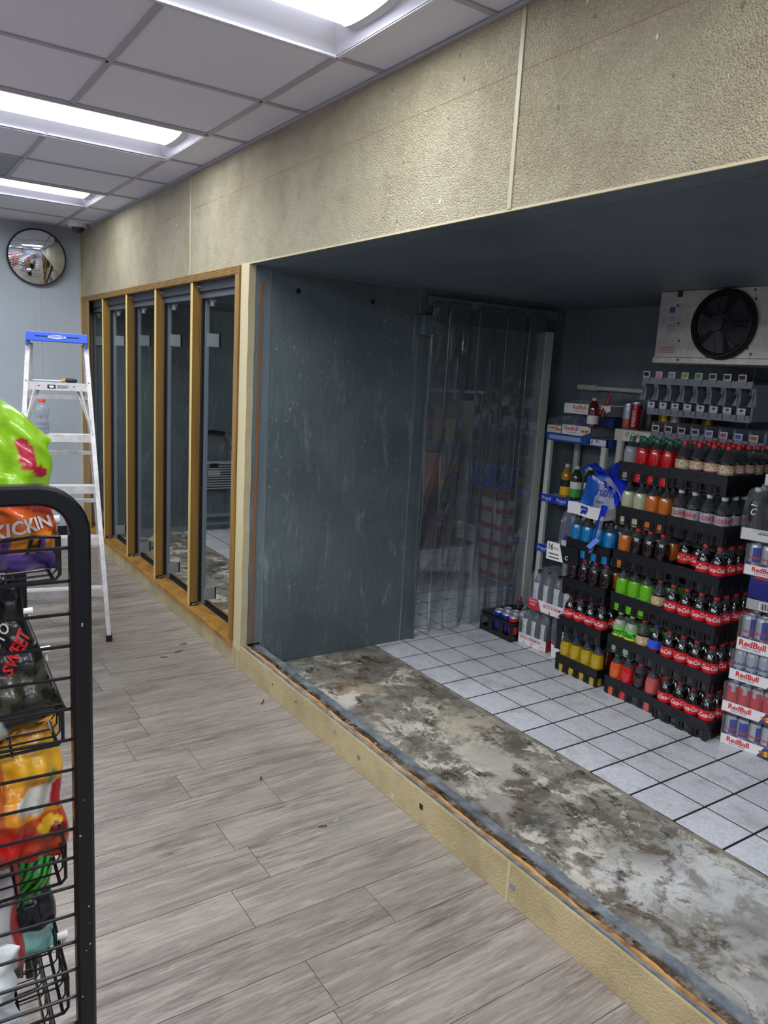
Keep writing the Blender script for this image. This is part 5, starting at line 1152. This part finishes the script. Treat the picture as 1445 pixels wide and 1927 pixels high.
s2 = shallow(2.015, 3.365, 1.284, 0, .235, .24, .062, 'open energy drink tray beside the short one on the blue rack')
for q, (w_, d_, sd) in ((s1, (.125, .22, 1)), (s2, (.235, .24, 2))):
    dome_film(q, d_, w_, .03, .10 if sd == 1 else .12, seed=sd, amp=.012)
s3 = shallow(2.05, 3.395, 1.415, R(1), .36, .24, .062, 'upper energy drink tray with torn clear film, above the others')
b = MB(); b.grid(lambda u, v: (.02+.2*v, -.02-.36*u, .06+.085*u**1.5+.012*math.sin(9*u+4*v)+.01*math.sin(17*v)), 24, 12); b.build('torn_film', [m_film], s3)
b = MB(); b.grid(lambda u, v: (-.006+.02*v, -.29-.03*u-.03*v, .0+.14*v+.01*math.sin(6*u)), 6, 12); b.build('red_film', [M('red_foil', '#7e1626', .3)], s3)
b = MB(); b.box(.06, .22, -.22, -.02, -.066, -.004, 0); b.box(.05, .2, -.35, -.24, -.066, -.004, 1); b.build('can_block', [M('navy_cans', '#20306a', .3, .3), M('navy_cans2', '#28366c', .3)], s3, smooth=False)
bm_ = sport_bottle_mesh(.175, .033, capW, liq('berry_drink', '#5a1418'))
e_ = empty('drink_bottle', (2.02, 3.13, 1.347), 0, 'dark red drink bottle standing between the two energy drink trays', 'bottle'); obj('body', bm_[0], e_); obj('cap', bm_[1], e_)
b = MB(); b.lathe([(.0345, .02), (.0345, .07)], 18, 0, close=False); b.build('label', [m_wcard], e_)
for x, y, liqc, lc1, lc2, lab in [(2.06, 3.325, '#9a7410', m_ink, M('yellow_lab', '#d9b020', .4), 'amber drink bottle with black and yellow label on the middle shelf'), (2.05, 3.235, '#1c3324', m_wcard, M('green_lab', '#4a9a4a', .4), 'green drink bottle with white and green label on the middle shelf'), (2.11, 3.18, '#173020', m_wcard, M('green_lab', '#4a9a4a', .4), 'second green drink bottle, behind the first'), (2.12, 3.08, '#8c5c18', m_wcard, m_wcard, 'amber drink bottle with white cap beside the torn case')]:
    e_ = empty('drink_bottle', (x, y, .887), 0, lab, 'bottle'); mm = sport_bottle_mesh(.215, .035, capW, liq('l'+liqc, liqc)); obj('body', mm[0], e_); obj('cap', mm[1], e_)
    b = MB(); b.lathe([(.0362, .02), (.0362, .072)], 18, 1, close=False); b.lathe([(.0362, .072), (.0362, .115)], 18, 0, close=False); b.build('label', [lc1, lc2], e_)
for k, (x, y) in enumerate([(2.17, 3.24), (2.18, 3.16), (2.2, 3.08)]):
    q = obj('soda_can', CAN['tan'], None, (x, y, .887+.03), k); q.location.z = .887; tag(q, ['left', 'middle', 'right'][k]+' tall pale can behind the bottles on the middle shelf', 'can', 'pale cans on the middle shelf'); q.scale = (1, 1, 1.6)
wp = empty('water_pack', (2.06, 3.33, .557), 0, 'water bottle pack in clear and blue film on the lower rack shelf', 'water pack')
for r_ in range(2):
    for c_ in range(2):
        h_ = empty('bottle', (.045+.08*r_, -.05-.085*c_, .002)); h_.parent = wp; mm = SB; obj('body', SB[0], h_); obj('cap', SB[1], h_)
dome_film(wp, .18, .19, .0, .27, amp=.008, mat=m_greyfilm, seed=4)
b = MB(); b.grid(lambda u, v: (-.004+.05*v, .006-.05*u-.06*v, .06+.23*v+.01*math.sin(7*u)), 8, 14); b.build('blue_film', [M('royal_blue_film', '#1030c8', .25)], wp)
b = MB(); b.box(-.006, .0, -.19, 0, 0, .06); b.build('card', [m_wcard], wp, smooth=False)
e_ = empty('drink_bottle', (1.98, 3.135, .512), 0, 'clear drink bottle with yellow shoulder label, beside the torn water case', 'bottle'); obj('body', SB[0], e_)
b = MB(); b.lathe([(.0355, .10), (.0355, .145), (.031, .165), (.02, .195)], 18, 0, close=False); b.build('label', [M('mustard_label', '#a08a2c', .4)], e_)
# price card hanging at the left crate stack
pc = empty('price_card', (1.56, 2.87, .675), R(4), 'black price card with white end reading 16 fl oz', 'sign')
b = MB(); b.box(-.002, .0, -.13, .03, -.05, .045, 0); b.add([(-.003, .085, .05), (-.003, .0, .05), (-.003, -.035, -.05), (-.003, .085, -.05)][::-1], [(0, 1, 2, 3)], 1); b.add([(.0, .085, .05), (.0, .0, .05), (.0, -.035, -.05), (.0, .085, -.05)], [(0, 1, 2, 3)], 1)
b.text('16', .05, lambda u, v: (-.0035, .060-u, .022+v), 2, bold=.025, sx=.8); b.text('fl oz', .018, lambda u, v: (-.0035, .020-u, .018+v), 2, bold=.02); b.text('C', .03, lambda u, v: (-.0035, -.055-u, -.02+v), 1, bold=.02)
for k in range(2): b.box(-.0035, -.0025, .0-.005*k, .07, -.018-.02*k, -.012-.02*k, 2)
b.build('card', [m_bplas, m_wcard, m_ink], pc, smooth=False)

# ---------------------------------------------------------------- white shelf behind the middle and right stacks
ws = empty('shelf_unit', (2.08, 3.0, 0), 0, 'off-white plastic shelf unit behind the tall crate stacks', 'shelf')
m_offw = M('offwhite_plastic', '#c4c3bc', .5)
b = MB(); b.box(0, .26, -1.6, 0, 1.29, 1.352, 0); b.box(-.006, 0, -1.6, -.0, 1.285, 1.352, 0); b.box(-.008, -.006, -.5, -.06, 1.292, 1.345, 1)
b.text('D Coke', .036, lambda u, v: (-.0095, -.135-u, 1.326+v), 2, shear=.2, align='CENTER'); b.build('deck', [m_offw, M('masking_tape', '#dad8cf', .6), m_ink], ws, smooth=False)
for y in (-.03, -1.57):
    for x in (.02, .24): b = MB(); b.tube([(x, y, 0), (x, y, 1.29)], .024, 14); b.build('leg', [m_offw], ws)
for z in (.25, .75): b = MB(); b.box(.0, .26, -1.6, 0, z, z+.03); b.build('shelf', [m_offw], ws, smooth=False)
# tall cans standing at its left end
for x, y, kd, lab in [(2.14, 2.97, 'tan', 'pale and salmon can at the left end of the white shelf'), (2.10, 2.885, 'energy', 'crimson energy can with vertical lettering on the white shelf'), (2.12, 2.80, 'blk', 'black can right of the crimson energy can'), (2.19, 2.83, 'yel', 'yellow can behind the black can'), (2.16, 2.735, 'yel', 'yellow can at the left under the clear racks'), (2.20, 2.66, 'red', 'red can under the clear racks'), (2.22, 2.58, 'blk', 'black can under the clear racks'), (2.22, 2.50, 'yel', 'yellow can deep under the clear racks'), (2.16, 2.66, 'tan', 'salmon can behind the lowest clear rack')]:
    q = obj('tall_can', CAN[kd], None, (x, y, 1.354), math.pi*.5 if kd != 'energy' else .3); tag(q, lab, 'can', 'tall cans on the white shelf')
    if kd in ('tan', 'red'): q.scale = (1, 1, 1.2)
# clear gravity-feed racks
def organiser(x, y0, z, n, pit, label, depth, tags, style):
    e_ = empty('bottle_organiser', (x, y0, z), 0, label, 'organiser', 'clear bottle organisers on the white shelf')
    W = pit*n; b = MB(); b.box(0, .006, -W, 0, -.045, -.018, 0)
    b.hexa([(.0, -W, -.05), (depth, -W, -.02), (depth, 0, -.02), (.0, 0, -.05), (.0, -W, -.046), (depth, -W, -.014), (depth, 0, -.014), (.0, 0, -.046)], 0)
    b.box(-.004, .004, -W, 0, -.052, -.044, 0); b.build('tray', [m_clearrack], e_, smooth=False)
    for k in range(n+1):
        y = -pit*k; b = MB()
        if style == 0:    # wide fins with waisted outline
            pr_ = [(0, -.045), (0, -.02), (.012, .0), (.012, .0), (.03, -.03), (.035, -.09), (.02, -.13), (.03, -.15), (depth, -.15), (depth, -.02)]
            w_ = .016
            P1 = [(px, y-w_, pz) for px, pz in pr_]; P2 = [(px, y+w_, pz) for px, pz in pr_]; m = len(pr_)
            b.quad((.01, y-w_, -.05), (.01, y+w_*.8, -.05), (.028, y+w_*.5, -.085), (.028, y-w_*.8, -.085)); b.quad((.028, y-w_*.8, -.085), (.028, y+w_*.5, -.085), (.012, y+w_*1.3, -.14), (.012, y-w_*1.5, -.14))
            b.box(.012, depth, y-.0015, y+.0015, -.14, -.03, 0)
            if k < n: b.box(.10, .104, y-pit*.75, y-pit*.35, -.115, -.09, 0); b.box(.10, .104, y-pit*.5, y-pit*.1, -.085, -.035, 0)
        else: b.box(0, depth, y-.0015, y+.0015, -.045, .035, 0); b.box(.0, .004, y-.006, y+.006, -.045, .025, 0)
        o = b.build('divider', [m_clearrack], e_, smooth=False)
        if style == 0: o.modifiers.new('thick', 'SOLIDIFY').thickness = .0015
    for k, (pc_, bc) in enumerate(tags):
        y = -pit*(k+.5)+pit*.15; b = MB(); b.box(-.0075, -.006, y-.021, y+.021, -.016, .016, 0)
        if style == 1: b.disc((-.0082, y, .004), .011, (-1, 0, 0), 14, 1, sy=.65); b.box(-.0082, -.007, y-.016, y+.016, -.013, -.009, 2)
        else: b.box(-.0082, -.007, y-.015, y+.017, -.009, .010, 1); b.box(-.0082, -.007, y-.015, y+.017, -.013, -.010, 2)
        b.box(-.006, -.003, y-.02, y+.02, -.04, .012, 3)
        b.build('price_tag', [m_wcard, M('t'+pc_, pc_, .5), M('t'+bc, bc, .5), m_clearrack], e_, smooth=False)
    return e_
organiser(2.0, 2.79, 1.672, 8, .0805, 'topmost clear organiser with dark, pink and green price tags', .30, [('#15161a', '#30323a'), ('#c8a0a8', '#b0485c'), ('#9a98a8', '#6a6878'), ('#7fb05a', '#8aba64'), ('#4a9a5a', '#2f7a40'), ('#22242a', '#30323a'), ('#22242a', '#a8b83c'), ('#2a1c20', '#7a2a34')], 0)
organiser(2.0, 2.735, 1.508, 8, .0755, 'middle clear organiser with white tags showing blue ovals', .30, [('#2c5a9a', q) for q in ('#7aaad0', '#7aaad0', '#c03a3a', '#c03a3a', '#8ab86a', '#8ab86a', '#4a6ac0', '#d07a4a')], 1)
organiser(2.0, 2.69, 1.385, 8, .0808, 'lowest clear organiser with black, blue and orange price tags', .30, [('#17181c', '#2a2c30'), ('#17181c', '#2a2c30'), ('#2a1418', '#a83a54'), ('#3c3c3a', '#8a8a86'), ('#6a6a9c', '#9a9ac0'), ('#a8505c', '#b8747c'), ('#1f5ab0', '#1f5ab0'), ('#a0604a', '#c08a6a')], 2)
b = MB(); b.box(2.066, 2.07, 2.38, 2.50, 1.33, 1.375); tag(b.build('blank_card', [m_wcard], smooth=False), 'blank white card hanging at the white shelf edge', 'card')
